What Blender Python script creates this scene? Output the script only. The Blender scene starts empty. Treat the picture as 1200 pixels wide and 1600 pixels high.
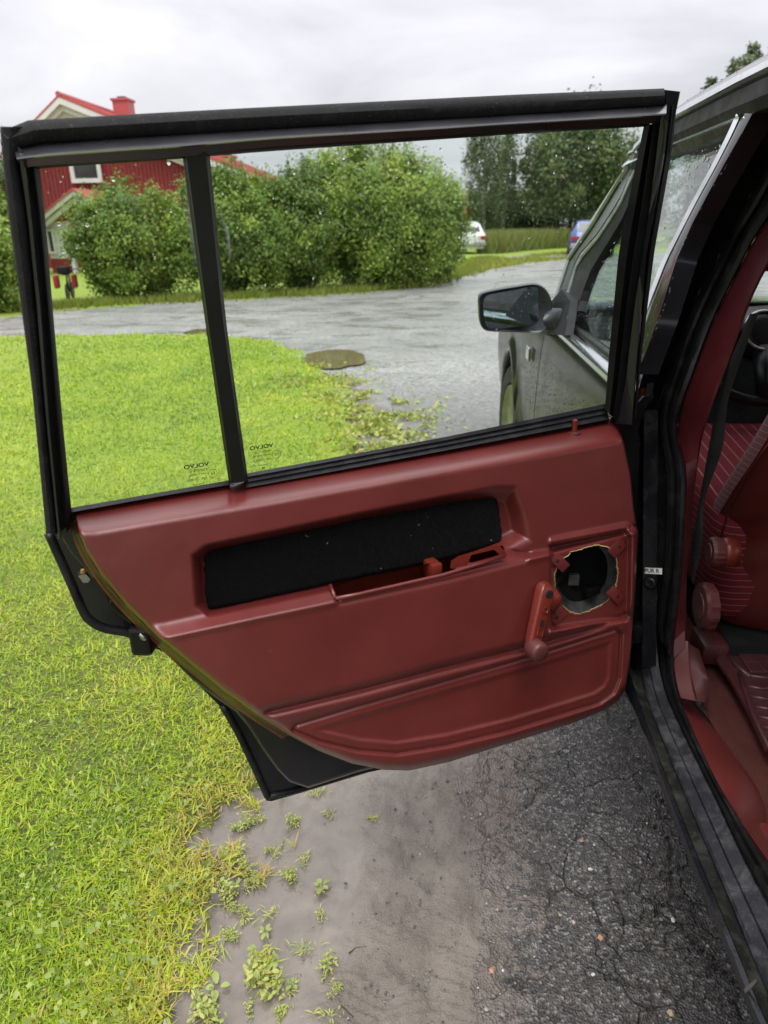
import bpy, bmesh, math, random
import numpy as np
from mathutils import Matrix, Vector

random.seed(7)
RNG = np.random.default_rng(7)
SC = bpy.context.scene
COL = SC.collection

# ------------------------------------------------------------------ camera, sky, sun, exposure
PITCH, YAW, ROLL = math.radians(21.85), math.radians(4.8), math.radians(1.0)
CAM = np.array([0.0, 0.0, 1.22])
FPX = 1110.0                                    # focal length in pixels of the 1200x1600 photograph
cd = bpy.data.cameras.new('camera')
cam = bpy.data.objects.new('camera', cd)
COL.objects.link(cam)
cd.sensor_fit = 'VERTICAL'; cd.sensor_height = 36.0; cd.sensor_width = 27.0
cd.lens = 36.0 * FPX / 1600.0
cd.clip_start = 0.02; cd.clip_end = 2000
cam.matrix_world = (Matrix.Translation(Vector(CAM)) @ Matrix.Rotation(YAW, 4, 'Z') @
                    Matrix.Rotation(math.pi / 2 - PITCH, 4, 'X') @ Matrix.Rotation(-ROLL, 4, 'Z'))
cd.dof.use_dof = True; cd.dof.focus_distance = 1.15; cd.dof.aperture_fstop = 6.5
SC.camera = cam

SUN_EL, SUN_AZ = 70.0, 190.0                    # behind the photographer, veiled by the overcast
w = bpy.data.worlds.new('World'); SC.world = w; w.use_nodes = True
nt = w.node_tree; nt.nodes.clear()
def wn(t, **k):
    n = nt.nodes.new(t)
    for a, b in k.items(): setattr(n, a, b)
    return n
wo = wn('ShaderNodeOutputWorld'); bg = wn('ShaderNodeBackground'); bg.inputs[1].default_value = 0.12
nt.links.new(bg.outputs[0], wo.inputs[0])
sky = wn('ShaderNodeTexSky', sky_type='NISHITA'); sky.sun_disc = False
sky.sun_elevation = math.radians(SUN_EL); sky.sun_rotation = math.radians(SUN_AZ)
tc = wn('ShaderNodeTexCoord'); sx = wn('ShaderNodeSeparateXYZ'); nt.links.new(tc.outputs['Generated'], sx.inputs[0])
def wmath(op, a, b=None, c=None):
    n = wn('ShaderNodeMath', operation=op)
    for i, v in enumerate((a, b, c)):
        if v is None: continue
        if isinstance(v, (int, float)): n.inputs[i].default_value = v
        else: nt.links.new(v, n.inputs[i])
    return n.outputs[0]
zc = wmath('MAXIMUM', sx.outputs[2], 0.0)
grad = wmath('MULTIPLY_ADD', zc, 1.45, 0.44)     # overcast: brighter towards the zenith
den = wmath('ADD', zc, 0.22)
cx = wmath('DIVIDE', sx.outputs[0], den); cy = wmath('DIVIDE', sx.outputs[1], den)
cmb = wn('ShaderNodeCombineXYZ'); nt.links.new(cx, cmb.inputs[0]); nt.links.new(cy, cmb.inputs[1])
nz = wn('ShaderNodeTexNoise'); nz.inputs['Scale'].default_value = 1.1; nz.inputs['Detail'].default_value = 6
nz.inputs['Distortion'].default_value = 0.4
nt.links.new(cmb.outputs[0], nz.inputs['Vector'])
cl = wn('ShaderNodeMapRange'); nt.links.new(nz.outputs[0], cl.inputs[0])
cl.inputs[1].default_value = 0.3; cl.inputs[2].default_value = 0.7; cl.inputs[3].default_value = 0.68; cl.inputs[4].default_value = 1.16
lum = wmath('MULTIPLY', grad, cl.outputs[0])
sc_ = wn('ShaderNodeVectorMath', operation='SCALE'); sc_.inputs[0].default_value = (6.4, 6.28, 6.56)
nt.links.new(lum, sc_.inputs['Scale'])
mx = wn('ShaderNodeMix', data_type='RGBA'); mx.inputs[0].default_value = 0.93
nt.links.new(sky.outputs[0], mx.inputs[6]); nt.links.new(sc_.outputs[0], mx.inputs[7])
nt.links.new(mx.outputs[2], bg.inputs[0])

sd = bpy.data.lights.new('sun', 'SUN'); sd.energy = 1.4; sd.angle = math.radians(40); sd.color = (1.0, 0.97, 0.92)
sun = bpy.data.objects.new('sun', sd); COL.objects.link(sun)
az, el = math.radians(SUN_AZ), math.radians(SUN_EL)
sdir = Vector((math.sin(az) * math.cos(el), math.cos(az) * math.cos(el), math.sin(el)))
sun.rotation_euler = sdir.to_track_quat('Z', 'Y').to_euler(); sun.location = (-3, -6, 12)

SC.view_settings.view_transform = 'Standard'; SC.view_settings.look = 'None'
SC.view_settings.gamma = 1.0; SC.view_settings.use_curve_mapping = False
SC.view_settings.exposure = 0.86
SC.cycles.max_bounces = 12; SC.cycles.transparent_max_bounces = 24
SC.cycles.sample_clamp_indirect = 6.0

# ------------------------------------------------------------------ measuring the place: sight lines onto real planes
_cp, _sp, _cy, _sy, _cr, _sr = math.cos(PITCH), math.sin(PITCH), math.cos(YAW), math.sin(YAW), math.cos(ROLL), math.sin(ROLL)
def ray(px, py):
    x0 = (np.asarray(px, float) - 600) / FPX; y0 = (800 - np.asarray(py, float)) / FPX
    X = _cr * x0 + _sr * y0; Y = -_sr * x0 + _cr * y0
    fy = _cp + Y * _sp; fz = -_sp + Y * _cp
    return np.stack([_cy * X - _sy * fy, _sy * X + _cy * fy, fz], -1)
def hit(px, py, m, c):                            # plane m.p = c
    d = ray(px, py); m = np.asarray(m, float)
    t = (c - m @ CAM) / (d @ m)
    return CAM + d * t[..., None]
def on_z(px, py, z=0.0): return hit(px, py, (0, 0, 1), z)
def on_x(px, py, x): return hit(px, py, (1, 0, 0), x)
def on_y(px, py, y): return hit(px, py, (0, 1, 0), y)
BELT = 0.92
def side(px, py, x0, lean=0.26):                  # body side: upright below the belt, leaning in above it
    a = on_x(px, py, x0); b = hit(px, py, (1, 0, -lean), x0 - lean * BELT)
    return np.where((a[..., 2] > BELT)[..., None], b, a)
def side_pt(x0, y, z, lean=0.26): return np.array([x0 + lean * max(0, z - BELT), y, z])
ZB = 0.91
PR = on_z(955, 655, ZB); PL = on_z(115, 797, ZB)
EU = (PL - PR) / np.linalg.norm(PL - PR)          # along the open door, hinge to latch
EN = np.array([-EU[1], EU[0], 0.0]); EN = EN if EN[1] < 0 else -EN    # towards the inside face
KL, KW = 0.115, 0.10
ML = EN + np.array([0, 0, KL]); MW = EN - np.array([0, 0, KW])
def door(px, py, n=0.0):
    px = np.asarray(px, float); py = np.asarray(py, float); n = np.asarray(n, float)
    d = ray(px, py)
    cl_ = EN @ (PR - CAM) + KL * (ZB - CAM[2]) + n
    cw_ = EN @ (PR - CAM) - KW * (ZB - CAM[2]) + n
    a = CAM + d * (cl_ / (d @ ML))[..., None]
    b = CAM + d * (cw_ / (d @ MW))[..., None]
    return np.where((a[..., 2] > ZB)[..., None], b, a)

# ------------------------------------------------------------------ numpy noise
def _h(ix, iy, iz=0, s=0):
    n = (ix.astype(np.int64) * 374761393 + iy.astype(np.int64) * 668265263 + np.asarray(iz).astype(np.int64) * 2147483647 + s * 974711) & 0xffffffff
    n = ((n ^ (n >> 13)) * 1274126177) & 0xffffffff
    return ((n ^ (n >> 16)) & 0xffffff) / float(0xffffff)
def vnoise(x, y, s=0):
    x = np.asarray(x, float); y = np.asarray(y, float)
    ix = np.floor(x); iy = np.floor(y); fx = x - ix; fy = y - iy
    fx = fx * fx * (3 - 2 * fx); fy = fy * fy * (3 - 2 * fy)
    a = _h(ix, iy, 0, s); b = _h(ix + 1, iy, 0, s); c = _h(ix, iy + 1, 0, s); d = _h(ix + 1, iy + 1, 0, s)
    return (a * (1 - fx) + b * fx) * (1 - fy) + (c * (1 - fx) + d * fx) * fy
def fbm(x, y, o=4, s=0):
    v = 0; a = 0.5; f = 1.0
    for i in range(o):
        v = v + a * vnoise(x * f, y * f, s + i * 17); a *= 0.5; f *= 2.03
    return v / (1 - 0.5 ** o)
def sst(a, b, x):
    t = np.clip((np.asarray(x, float) - a) / (b - a), 0, 1); return t * t * (3 - 2 * t)
def poly_sdf(P, x, y):                            # negative inside
    P = np.asarray(P, float); x = np.asarray(x, float); y = np.asarray(y, float)
    d = np.full(x.shape, 1e18); ins = np.zeros(x.shape, bool)
    for i in range(len(P)):
        x1, y1 = P[i - 1]; x2, y2 = P[i]
        dx, dy = x2 - x1, y2 - y1
        t = np.clip(((x - x1) * dx + (y - y1) * dy) / (dx * dx + dy * dy + 1e-12), 0, 1)
        d = np.minimum(d, (x - x1 - t * dx) ** 2 + (y - y1 - t * dy) ** 2)
        c = ((y1 > y) != (y2 > y)) & (x < (x2 - x1) * (y - y1) / (y2 - y1 + 1e-18) + x1)
        ins ^= c
    d = np.sqrt(d); return np.where(ins, -d, d)
def line_d(P, x, y):                              # distance to an open polyline
    P = np.asarray(P, float); d = np.full(np.shape(x), 1e18)
    for i in range(len(P) - 1):
        x1, y1 = P[i]; x2, y2 = P[i + 1]; dx, dy = x2 - x1, y2 - y1
        t = np.clip(((x - x1) * dx + (y - y1) * dy) / (dx * dx + dy * dy + 1e-12), 0, 1)
        d = np.minimum(d, (x - x1 - t * dx) ** 2 + (y - y1 - t * dy) ** 2)
    return np.sqrt(d)

# ------------------------------------------------------------------ objects
ORG = {}
def prop(o, label=None, cat=None, group=None, kind=None):
    if label: o['label'] = label
    if cat: o['category'] = cat
    if group: o['group'] = group
    if kind: o['kind'] = kind
    return o
def thing(name, label, cat, loc, group=None):
    o = bpy.data.objects.new(name, None); COL.objects.link(o)
    o.empty_display_size = 0.2; o.location = tuple(map(float, loc)); ORG[o.name] = np.asarray(loc, float)
    return prop(o, label, cat, group)
def mesh(name, V, F, mat=None, smooth=False, attrs=None, sharp=None, mats=None, mi=None):
    V = np.asarray(V, float)
    me = bpy.data.meshes.new(name)
    if isinstance(F, np.ndarray):
        k = F.shape[1]
        me.vertices.add(len(V)); me.vertices.foreach_set('co', V.astype(np.float32).ravel())
        me.loops.add(F.size); me.loops.foreach_set('vertex_index', F.astype(np.int32).ravel())
        me.polygons.add(len(F)); me.polygons.foreach_set('loop_start', np.arange(0, F.size, k, dtype=np.int32))
        me.update(calc_edges=True)
    else:
        me.from_pydata([tuple(map(float, v)) for v in V], [], [tuple(map(int, f)) for f in F])
    if attrs:
        for k, a in attrs.items():
            at = me.attributes.new(k, 'FLOAT', 'POINT'); at.data.foreach_set('value', np.asarray(a, np.float32))
    if smooth: me.polygons.foreach_set('use_smooth', np.ones(len(me.polygons), bool))
    if sharp is not None: me.set_sharp_from_angle(angle=math.radians(sharp))
    for m in (mats or ([mat] if mat else [])): me.materials.append(m)
    if mi is not None: me.polygons.foreach_set('material_index', np.asarray(mi, np.int32))
    me.update()
    return me
def obj(name, VF, mat, parent=None, smooth=False, attrs=None, sharp=None, origin=None, fix=False, **kw):
    V = np.asarray(VF[0], float); F = VF[1]
    if parent is not None: org = ORG[parent.name]
    elif origin is not None: org = np.asarray(origin, float)
    else:
        lo, hi = V.min(0), V.max(0); org = np.array([(lo[0] + hi[0]) / 2, (lo[1] + hi[1]) / 2, lo[2]])
    me = mesh(name, V - org, F, mat, smooth, attrs, sharp, **kw)
    if fix:
        bm = bmesh.new(); bm.from_mesh(me); bmesh.ops.recalc_face_normals(bm, faces=bm.faces); bm.to_mesh(me); bm.free()
        if sharp is not None: me.set_sharp_from_angle(angle=math.radians(sharp))
    o = bpy.data.objects.new(name, me); COL.objects.link(o); ORG[o.name] = org
    if parent is not None: o.parent = parent
    else: o.location = tuple(org)
    return o
def struct(name, VF, mat, **k): return prop(obj(name, VF, mat, origin=(0, 0, 0), **k), kind='structure')
def copy_tree(o, parent=None):
    c = o.copy(); COL.objects.link(c); c.parent = parent; ORG[c.name] = ORG.get(o.name, np.zeros(3))
    for ch in list(o.children): copy_tree(ch, c)
    return c

class MB:
    def __init__(s): s.V = []; s.F = []; s.n = 0
    def add(s, V, F):
        s.V.append(np.asarray(V, float)); s.F += [tuple(int(i) + s.n for i in f) for f in F]; s.n += len(V); return s
    def vf(s): return np.concatenate(s.V), s.F
def box(c, d, rz=0.0, R=None):
    c = np.asarray(c, float); d = np.asarray(d, float) / 2
    V = np.array([(a, b, e) for a in (-1, 1) for b in (-1, 1) for e in (-1, 1)], float) * d
    if R is None: R = np.array([[math.cos(rz), -math.sin(rz), 0], [math.sin(rz), math.cos(rz), 0], [0, 0, 1]])
    return V @ np.asarray(R).T + c, [(0, 1, 3, 2), (4, 6, 7, 5), (0, 4, 5, 1), (2, 3, 7, 6), (0, 2, 6, 4), (1, 5, 7, 3)]
def bevel_box(c, d, bev=0.01, seg=2, R=None, rz=0.0):
    V, F = box((0, 0, 0), d)
    bm = bmesh.new(); vs = [bm.verts.new(v) for v in V]
    for f in F: bm.faces.new([vs[i] for i in f])
    bmesh.ops.recalc_face_normals(bm, faces=bm.faces)
    bmesh.ops.bevel(bm, geom=list(bm.edges), offset=bev, segments=seg, profile=0.5, affect='EDGES')
    bm.verts.index_update()
    V = np.array([v.co[:] for v in bm.verts]); F = [tuple(v.index for v in f.verts) for f in bm.faces]; bm.free()
    if R is None: R = np.array([[math.cos(rz), -math.sin(rz), 0], [math.sin(rz), math.cos(rz), 0], [0, 0, 1]])
    return V @ np.asarray(R).T + np.asarray(c, float), F
def frame_of(d):
    d = np.asarray(d, float); d = d / (np.linalg.norm(d) + 1e-12)
    a = np.array([0, 0, 1.0]) if abs(d[2]) < 0.9 else np.array([1.0, 0, 0])
    u = np.cross(a, d); u /= np.linalg.norm(u); return u, np.cross(d, u), d
def tube(P, r, n=8, caps=True, closed=False):
    P = np.asarray(P, float); k = len(P); r = np.broadcast_to(np.asarray(r, float), (k,))
    V = []; F = []
    th = np.arange(n) * 2 * math.pi / n
    for i in range(k):
        if closed: d = P[(i + 1) % k] - P[i - 1]
        else: d = P[min(i + 1, k - 1)] - P[max(i - 1, 0)]
        u, v, _ = frame_of(d)
        if i and (u @ pu) < 0.2:
            u = pu - (pu @ _) * _; u /= np.linalg.norm(u); v = np.cross(_, u)
        pu = u
        V.append(P[i] + r[i] * (np.cos(th)[:, None] * u + np.sin(th)[:, None] * v))
    V = np.concatenate(V)
    for i in range(k if closed else k - 1):
        for j in range(n):
            a, b = i * n + j, i * n + (j + 1) % n; c = ((i + 1) % k) * n
            F.append((a, b, c + (j + 1) % n, c + j))
    if caps and not closed: F += [tuple(range(n))[::-1], tuple(range((k - 1) * n, k * n))]
    return V, F
def lathe(c, axis, prof, n=24, cap=True):          # prof: (along, radius)
    u, v, d = frame_of(axis); c = np.asarray(c, float); th = np.arange(n) * 2 * math.pi / n
    V = []; F = []
    for a, r in prof: V.append(c + d * a + r * (np.cos(th)[:, None] * u + np.sin(th)[:, None] * v))
    for i in range(len(prof) - 1):
        for j in range(n): F.append((i * n + j, i * n + (j + 1) % n, (i + 1) * n + (j + 1) % n, (i + 1) * n + j))
    V = np.concatenate(V)
    if cap:
        k = (len(prof) - 1) * n; F += [tuple(range(n))[::-1], tuple(range(k, k + n))]
    return V, F
def rings(R, closed=True, caps=False):             # R: list of rings of points
    R = [np.asarray(r, float) for r in R]; n = len(R[0]); F = []
    for i in range(len(R) - 1):
        for j in range(n if closed else n - 1):
            F.append((i * n + j, i * n + (j + 1) % n, (i + 1) * n + (j + 1) % n, (i + 1) * n + j))
    if caps: F += [tuple(range(n))[::-1], tuple(range((len(R) - 1) * n, len(R) * n))]
    return np.concatenate(R), F
def resample(P, n):
    P = np.asarray(P, float); s = np.r_[0, np.cumsum(np.linalg.norm(np.diff(P, axis=0), axis=1))]
    t = np.linspace(0, s[-1], n); return np.stack([np.interp(t, s, P[:, k]) for k in range(P.shape[1])], -1)
def spline(P, n):                                   # Catmull-Rom through points
    P = np.asarray(P, float); Q = np.vstack([2 * P[0] - P[1], P, 2 * P[-1] - P[-2]]); out = []
    for i in range(1, len(Q) - 2):
        for t in np.linspace(0, 1, 12, endpoint=False):
            a, b, c, d = Q[i - 1], Q[i], Q[i + 1], Q[i + 2]
            out.append(0.5 * (2 * b + (c - a) * t + (2 * a - 5 * b + 4 * c - d) * t * t + (3 * b - a - 3 * c + d) * t ** 3))
    out.append(P[-1]); return resample(out, n)
def strip(A, B, prof, surf, n=None, closed=True, caps=True, smooth_path=False):
    """loft between two edge lines; prof = (share of the way from A to B, offset)"""
    k = n or max(len(A), len(B))
    f = spline if smooth_path else resample
    A = f(A, k) if (n or smooth_path) else np.asarray(A, float); B = f(B, k) if (n or smooth_path) else np.asarray(B, float)
    R = []
    for i in range(k):
        s = np.array([p[0] for p in prof]); o = np.array([p[1] for p in prof])
        q = A[i] + (B[i] - A[i]) * s[:, None]
        R.append(surf(q[:, 0], q[:, 1], o))
    return rings(R, closed, caps and closed)
def prism(P, off0, off1, surf):                     # outline given on the photo, thickness along the surface normal
    P = np.asarray(P, float); n = len(P)
    A = surf(P[:, 0], P[:, 1], np.full(n, off0)); B = surf(P[:, 0], P[:, 1], np.full(n, off1))
    return np.concatenate([A, B]), [tuple(range(n)), tuple(range(n, 2 * n))[::-1]] + [(i, n + i, n + (i + 1) % n, (i + 1) % n) for i in range(n)]
def grid(a, b):                                     # quads of an a x b vertex grid
    i = np.arange(a * b).reshape(a, b); return np.stack([i[:-1, :-1], i[1:, :-1], i[1:, 1:], i[:-1, 1:]], -1).reshape(-1, 4)
def jit(a=1.0): return RNG.uniform(-a, a)

# ------------------------------------------------------------------ materials
class NT:
    def __init__(s, name):
        s.m = bpy.data.materials.new(name); s.m.use_nodes = True; s.t = s.m.node_tree; s.t.nodes.clear()
        s.out = s.t.nodes.new('ShaderNodeOutputMaterial')
    def n(s, typ, inp=None, **at):
        x = s.t.nodes.new('ShaderNode' + typ)
        for k, v in at.items(): setattr(x, k, v)
        for k, v in (inp or {}).items(): s.set(x.inputs[k], v)
        return x
    def set(s, sock, v):
        if isinstance(v, bpy.types.NodeSocket): s.t.links.new(v, sock)
        elif isinstance(v, (int, float)) and sock.type == 'RGBA': sock.default_value = (v, v, v, 1)
        elif isinstance(v, (tuple, list)) and len(v) == 3 and sock.type == 'RGBA': sock.default_value = (*v, 1)
        else: sock.default_value = v
    def pos(s, scale=(1, 1, 1), obj=False):
        g = s.n('TexCoord').outputs['Object'] if obj else s.n('NewGeometry').outputs['Position']
        if scale == (1, 1, 1): return g
        return s.n('VectorMath', {0: g, 1: scale}, operation='MULTIPLY').outputs[0]
    def noise(s, scale, detail=4, rough=0.55, dist=0.0, vec=None, out=0):
        return s.n('TexNoise', {'Vector': vec or s.pos(), 'Scale': scale, 'Detail': detail, 'Roughness': rough, 'Distortion': dist}).outputs[out]
    def voro(s, scale, feature='F1', vec=None, out='Distance', rand=1.0):
        return s.n('TexVoronoi', {'Vector': vec or s.pos(), 'Scale': scale, 'Randomness': rand}, feature=feature).outputs[out]
    def ramp(s, f, stops, interp='LINEAR'):
        r = s.n('ValToRGB', {0: f}); e = r.color_ramp; e.interpolation = interp
        while len(e.elements) < len(stops): e.elements.new(0.5)
        for el_, (p, c) in zip(e.elements, stops):
            el_.position = p; el_.color = (*c, 1) if isinstance(c, (tuple, list)) else (c, c, c, 1)
        return r.outputs[0]
    def rng(s, f, a, b, c=0.0, d=1.0): return s.n('MapRange', {0: f, 1: a, 2: b, 3: c, 4: d}).outputs[0]
    def math(s, op, a, b=0.0, c=0.0): return s.n('Math', {0: a, 1: b, 2: c}, operation=op).outputs[0]
    def mix(s, f, a, b, blend='MIX'):
        return s.n('Mix', {0: f, 6: a, 7: b}, data_type='RGBA', blend_type=blend).outputs[2]
    def attr(s, name): return s.n('Attribute', attribute_name=name).outputs['Fac']
    def bump(s, h, strength=0.3, dist=0.01, norm=None):
        i = {'Strength': strength, 'Distance': dist, 'Height': h}
        if norm: i['Normal'] = norm
        return s.n('Bump', i).outputs[0]
    def bsdf(s, **k):
        b = s.n('BsdfPrincipled')
        names = dict(color='Base Color', rough='Roughness', metal='Metallic', spec='Specular IOR Level', normal='Normal', coat='Coat Weight',
                     coat_rough='Coat Roughness', trans='Transmission Weight', ior='IOR', sheen='Sheen Weight', sheen_tint='Sheen Tint', alpha='Alpha')
        for a, v in k.items(): s.set(b.inputs[names[a]], v)
        return b.outputs[0]
    def done(s, sh): s.t.links.new(sh, s.out.inputs[0]); return s.m
MAT = {}
def simple(name, color, rough=0.5, metal=0.0, var=0.15, scale=30, bump=0.1, bscale=200, bdist=0.001, **k):
    s = NT(name); n = s.noise(scale, 4)
    c = s.mix(s.rng(n, 0.3, 0.7), tuple(x * (1 - var) for x in color), tuple(min(1, x * (1 + var)) for x in color))
    r = s.rng(n, 0.3, 0.7, max(0.02, rough * 0.8), min(1, rough * 1.2))
    a = dict(color=c, rough=r, metal=metal, **k)
    if bump: a['normal'] = s.bump(s.noise(bscale, 3), bump, bdist)
    MAT[name] = s.done(s.bsdf(**a)); return MAT[name]

simple('black_paint', (0.010, 0.011, 0.013), 0.14, var=0.3, scale=8, bump=0.03, bscale=25, coat=0.35, coat_rough=0.05)
simple('flank_paint', (0.006, 0.006, 0.007), 0.20, var=0.3, scale=8, bump=0.04, bscale=25, spec=0.22)
simple('black_plastic', (0.0055, 0.0055, 0.006), 0.38, bump=0.1, bscale=700, spec=0.35)
simple('matt_black', (0.006, 0.006, 0.006), 0.8)
simple('chrome', (0.72, 0.74, 0.74), 0.12, metal=1.0, var=0.08, scale=60, bump=0.04)
simple('steel', (0.45, 0.44, 0.42), 0.35, metal=1.0)
simple('satin_metal', (0.42, 0.44, 0.43), 0.42, metal=1.0)
simple('white_paint', (0.72, 0.72, 0.70), 0.45)
simple('brass', (0.55, 0.33, 0.14), 0.35, metal=1.0)

def dusty(name, base, rough, dust=(0.16, 0.16, 0.16), amt=0.35, scale=14, spec=0.4):
    s = NT(name); n = s.noise(scale, 8, 0.7, 0.5); f = s.noise(220, 2)
    sp = s.math('GREATER_THAN', s.noise(420, 1), 0.70)
    k = s.math('MULTIPLY', s.rng(n, 0.48, 0.72), amt)
    c = s.mix(k, base, dust); c = s.mix(s.math('MULTIPLY', sp, 0.22 * (0.1 + amt)), c, (0.25, 0.25, 0.25))
    MAT[name] = s.done(s.bsdf(color=c, rough=s.rng(n, 0.4, 0.7, rough, min(1, rough + 0.25)), spec=spec, normal=s.bump(f, 0.25, 0.001)))
simple('frame_gloss', (0.020, 0.020, 0.024), 0.30, var=0.2, scale=12, bump=0.03, bscale=25, coat=1.0, coat_rough=0.22, spec=1.0)
dusty('jamb_paint', (0.005, 0.0055, 0.0065), 0.16, amt=0.05, spec=0.28)
dusty('rubber', (0.007, 0.0072, 0.008), 0.36, amt=0.10, scale=25, spec=0.35)
dusty('felt_seal', (0.010, 0.0095, 0.010), 0.62, dust=(0.034, 0.033, 0.034), amt=0.6, scale=60, spec=0.2)
dusty('sill_rubber', (0.018, 0.019, 0.023), 0.42, dust=(0.10, 0.10, 0.107), amt=0.75, scale=30)
dusty('belt_rubber', (0.020, 0.021, 0.024), 0.35, dust=(0.07, 0.07, 0.075), amt=0.4, scale=30)
dusty('sill_paint', (0.008, 0.009, 0.012), 0.12, dust=(0.05, 0.05, 0.05), amt=0.25, scale=26)
dusty('channel_dirt', (0.012, 0.013, 0.011), 0.4, dust=(0.07, 0.075, 0.06), amt=0.7, scale=26)

def vinyl(name, color, rough=0.36, grain=0.35):
    s = NT(name)
    p = s.pos()
    v = s.voro(900, vec=s.n('VectorMath', {0: p, 1: (1, 1, 2.2)}, operation='MULTIPLY').outputs[0])
    wr = s.n('TexNoise', {'Vector': s.pos((6, 6, 60)), 'Scale': 3.0, 'Detail': 6.0, 'Roughness': 0.65, 'Distortion': 1.6}).outputs[0]
    n = s.noise(9, 5)
    c = s.mix(s.rng(n, 0.3, 0.75), tuple(x * 0.88 for x in color), tuple(x * 1.12 for x in color))
    sc1 = s.rng(s.noise(26, 6, 0.75, 2.5), 0.66, 0.72); c = s.mix(s.math('MULTIPLY', sc1, 0.13), c, (0.36, 0.20, 0.19))
    b1 = s.bump(v, grain, 0.0006); w2 = s.n('TexNoise', {'Vector': s.pos((30, 30, 110)), 'Scale': 2.2, 'Detail': 4.0, 'Roughness': 0.6, 'Distortion': 2.5}).outputs[0]
    b2 = s.bump(s.math('MULTIPLY', w2, s.rng(s.noise(7, 3), .45, .65)), 0.16, 0.002, s.bump(wr, 0.05, 0.0035, b1))
    MAT[name] = s.done(s.bsdf(color=c, rough=s.rng(n, 0.3, 0.7, rough * 0.9, rough * 1.2), spec=0.5, coat=0.8, coat_rough=0.36, normal=b2))
vinyl('red_vinyl', (0.138, 0.0195, 0.0165), 0.37)
vinyl('red_vinyl_worn', (0.098, 0.019, 0.018), 0.5)
vinyl('mat_rubber', (0.070, 0.016, 0.016), 0.5)
simple('red_plastic', (0.155, 0.023, 0.014), 0.30, var=0.08, bump=0.06, bscale=500)
simple('red_plastic_dull', (0.105, 0.027, 0.026), 0.45, var=0.1, bump=0.2, bscale=700)
simple('red_tray', (0.15, 0.020, 0.010), 0.34, var=0.2)
simple('red_trim', (0.070, 0.009, 0.011), 0.42, var=0.08, bump=0.08, bscale=800)
simple('brown_edge', (0.045, 0.018, 0.008), 0.4, var=0.4, scale=40)
s = NT('carpet_black'); f1 = s.noise(700, 3, 0.7); f2 = s.noise(60, 5, 0.6)
MAT['carpet_black'] = s.done(s.bsdf(color=s.ramp(f1, [(0.3, 0.002), (0.62, 0.006), (0.82, 0.016)]), rough=0.95, spec=0.05, sheen=0.03,
                                    normal=s.bump(s.math('ADD', f1, f2), 0.9, 0.003)))
s = NT('carpet_red'); f1 = s.noise(600, 3, 0.7); n = s.math('ADD', s.math('MULTIPLY', s.noise(14, 6, .7), .6), s.math('MULTIPLY', s.noise(240, 3), .4))
MAT['carpet_red'] = s.done(s.bsdf(color=s.mix(s.rng(n, 0.35, 0.7), (0.085, 0.013, 0.010), (0.14, 0.040, 0.026)), rough=0.95, spec=0.1, sheen=0.05,
                                  normal=s.bump(f1, 0.8, 0.003)))
s = NT('cloth_striped')
ob = s.attr('stripe'); wv = s.math('FRACT', s.math('MULTIPLY', ob, 1.0))
ln = s.math('LESS_THAN', wv, 0.085); f1 = s.noise(900, 2)
cc = s.mix(ln, s.ramp(f1, [(0.3, (0.12, 0.014, 0.020)), (0.7, (0.19, 0.026, 0.032))]), (0.34, 0.16, 0.145))
MAT['cloth_striped'] = s.done(s.bsdf(color=cc, rough=0.9, spec=0.15, sheen=0.15, normal=s.bump(f1, 0.6, 0.001)))
s = NT('cloth_cushion'); nz_ = s.n('SeparateXYZ', {0: s.n('NewGeometry').outputs['True Normal']}).outputs[2]; pp = s.n('SeparateXYZ', {0: s.pos()}).outputs
up_ = s.math('GREATER_THAN', nz_, 0.6); q_ = s.math('ADD', s.math('MULTIPLY', up_, s.math('MULTIPLY', pp[0], 36.0)), s.math('MULTIPLY', s.math('SUBTRACT', 1.0, up_), s.math('MULTIPLY', pp[2], 66.0)))
ln = s.math('LESS_THAN', s.math('FRACT', q_), 0.085); f1 = s.noise(900, 2)
MAT['cloth_cushion'] = s.done(s.bsdf(color=s.mix(ln, s.ramp(f1, [(0.3, (0.12, 0.014, 0.020)), (0.7, (0.19, 0.026, 0.032))]), (0.34, 0.16, 0.145)), rough=0.9, spec=0.15, normal=s.bump(f1, 0.6, 0.001)))
simple('foam_yellow', (0.52, 0.38, 0.19), 0.9, var=0.25, scale=300, bump=0.8, bscale=400, bdist=0.004)
simple('label_white', (0.62, 0.62, 0.60), 0.5)
simple('ink', (0.012, 0.012, 0.012), 0.6, bump=0)
simple('dark_red_leather', (0.10, 0.013, 0.010), 0.42, var=0.15, bump=0.3, bscale=600)

def glass(name, tint=(0.90, 0.965, 0.945), rough=0.0, smear=0.0):
    s = NT(name)
    fc_ = s.n('LayerWeight', {'Blend': 0.5}).outputs['Facing']
    lw = s.math('MULTIPLY_ADD', s.math('POWER', fc_, 5.0), 0.96, 0.04)
    tr = s.n('BsdfTransparent', {0: tint}); gl = s.n('BsdfGlossy', {0: (1, 1, 1), 'Roughness': rough})
    sh = s.n('MixShader', {0: s.math('MINIMUM', s.math('MULTIPLY', lw, 1.2), 1.0), 1: tr.outputs[0], 2: gl.outputs[0]}).outputs[0]
    if smear:
        df = s.n('BsdfDiffuse', {0: (0.75, 0.78, 0.76)})
        k = s.math('MULTIPLY', s.rng(s.noise(7, 6, 0.6, 1.2), 0.45, 0.8), smear)
        sh = s.n('MixShader', {0: k, 1: sh, 2: df.outputs[0]}).outputs[0]
    MAT[name] = s.done(sh)
glass('glass', smear=0.022); glass('glass_front', (0.80, 0.90, 0.88), smear=0.02)
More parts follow.
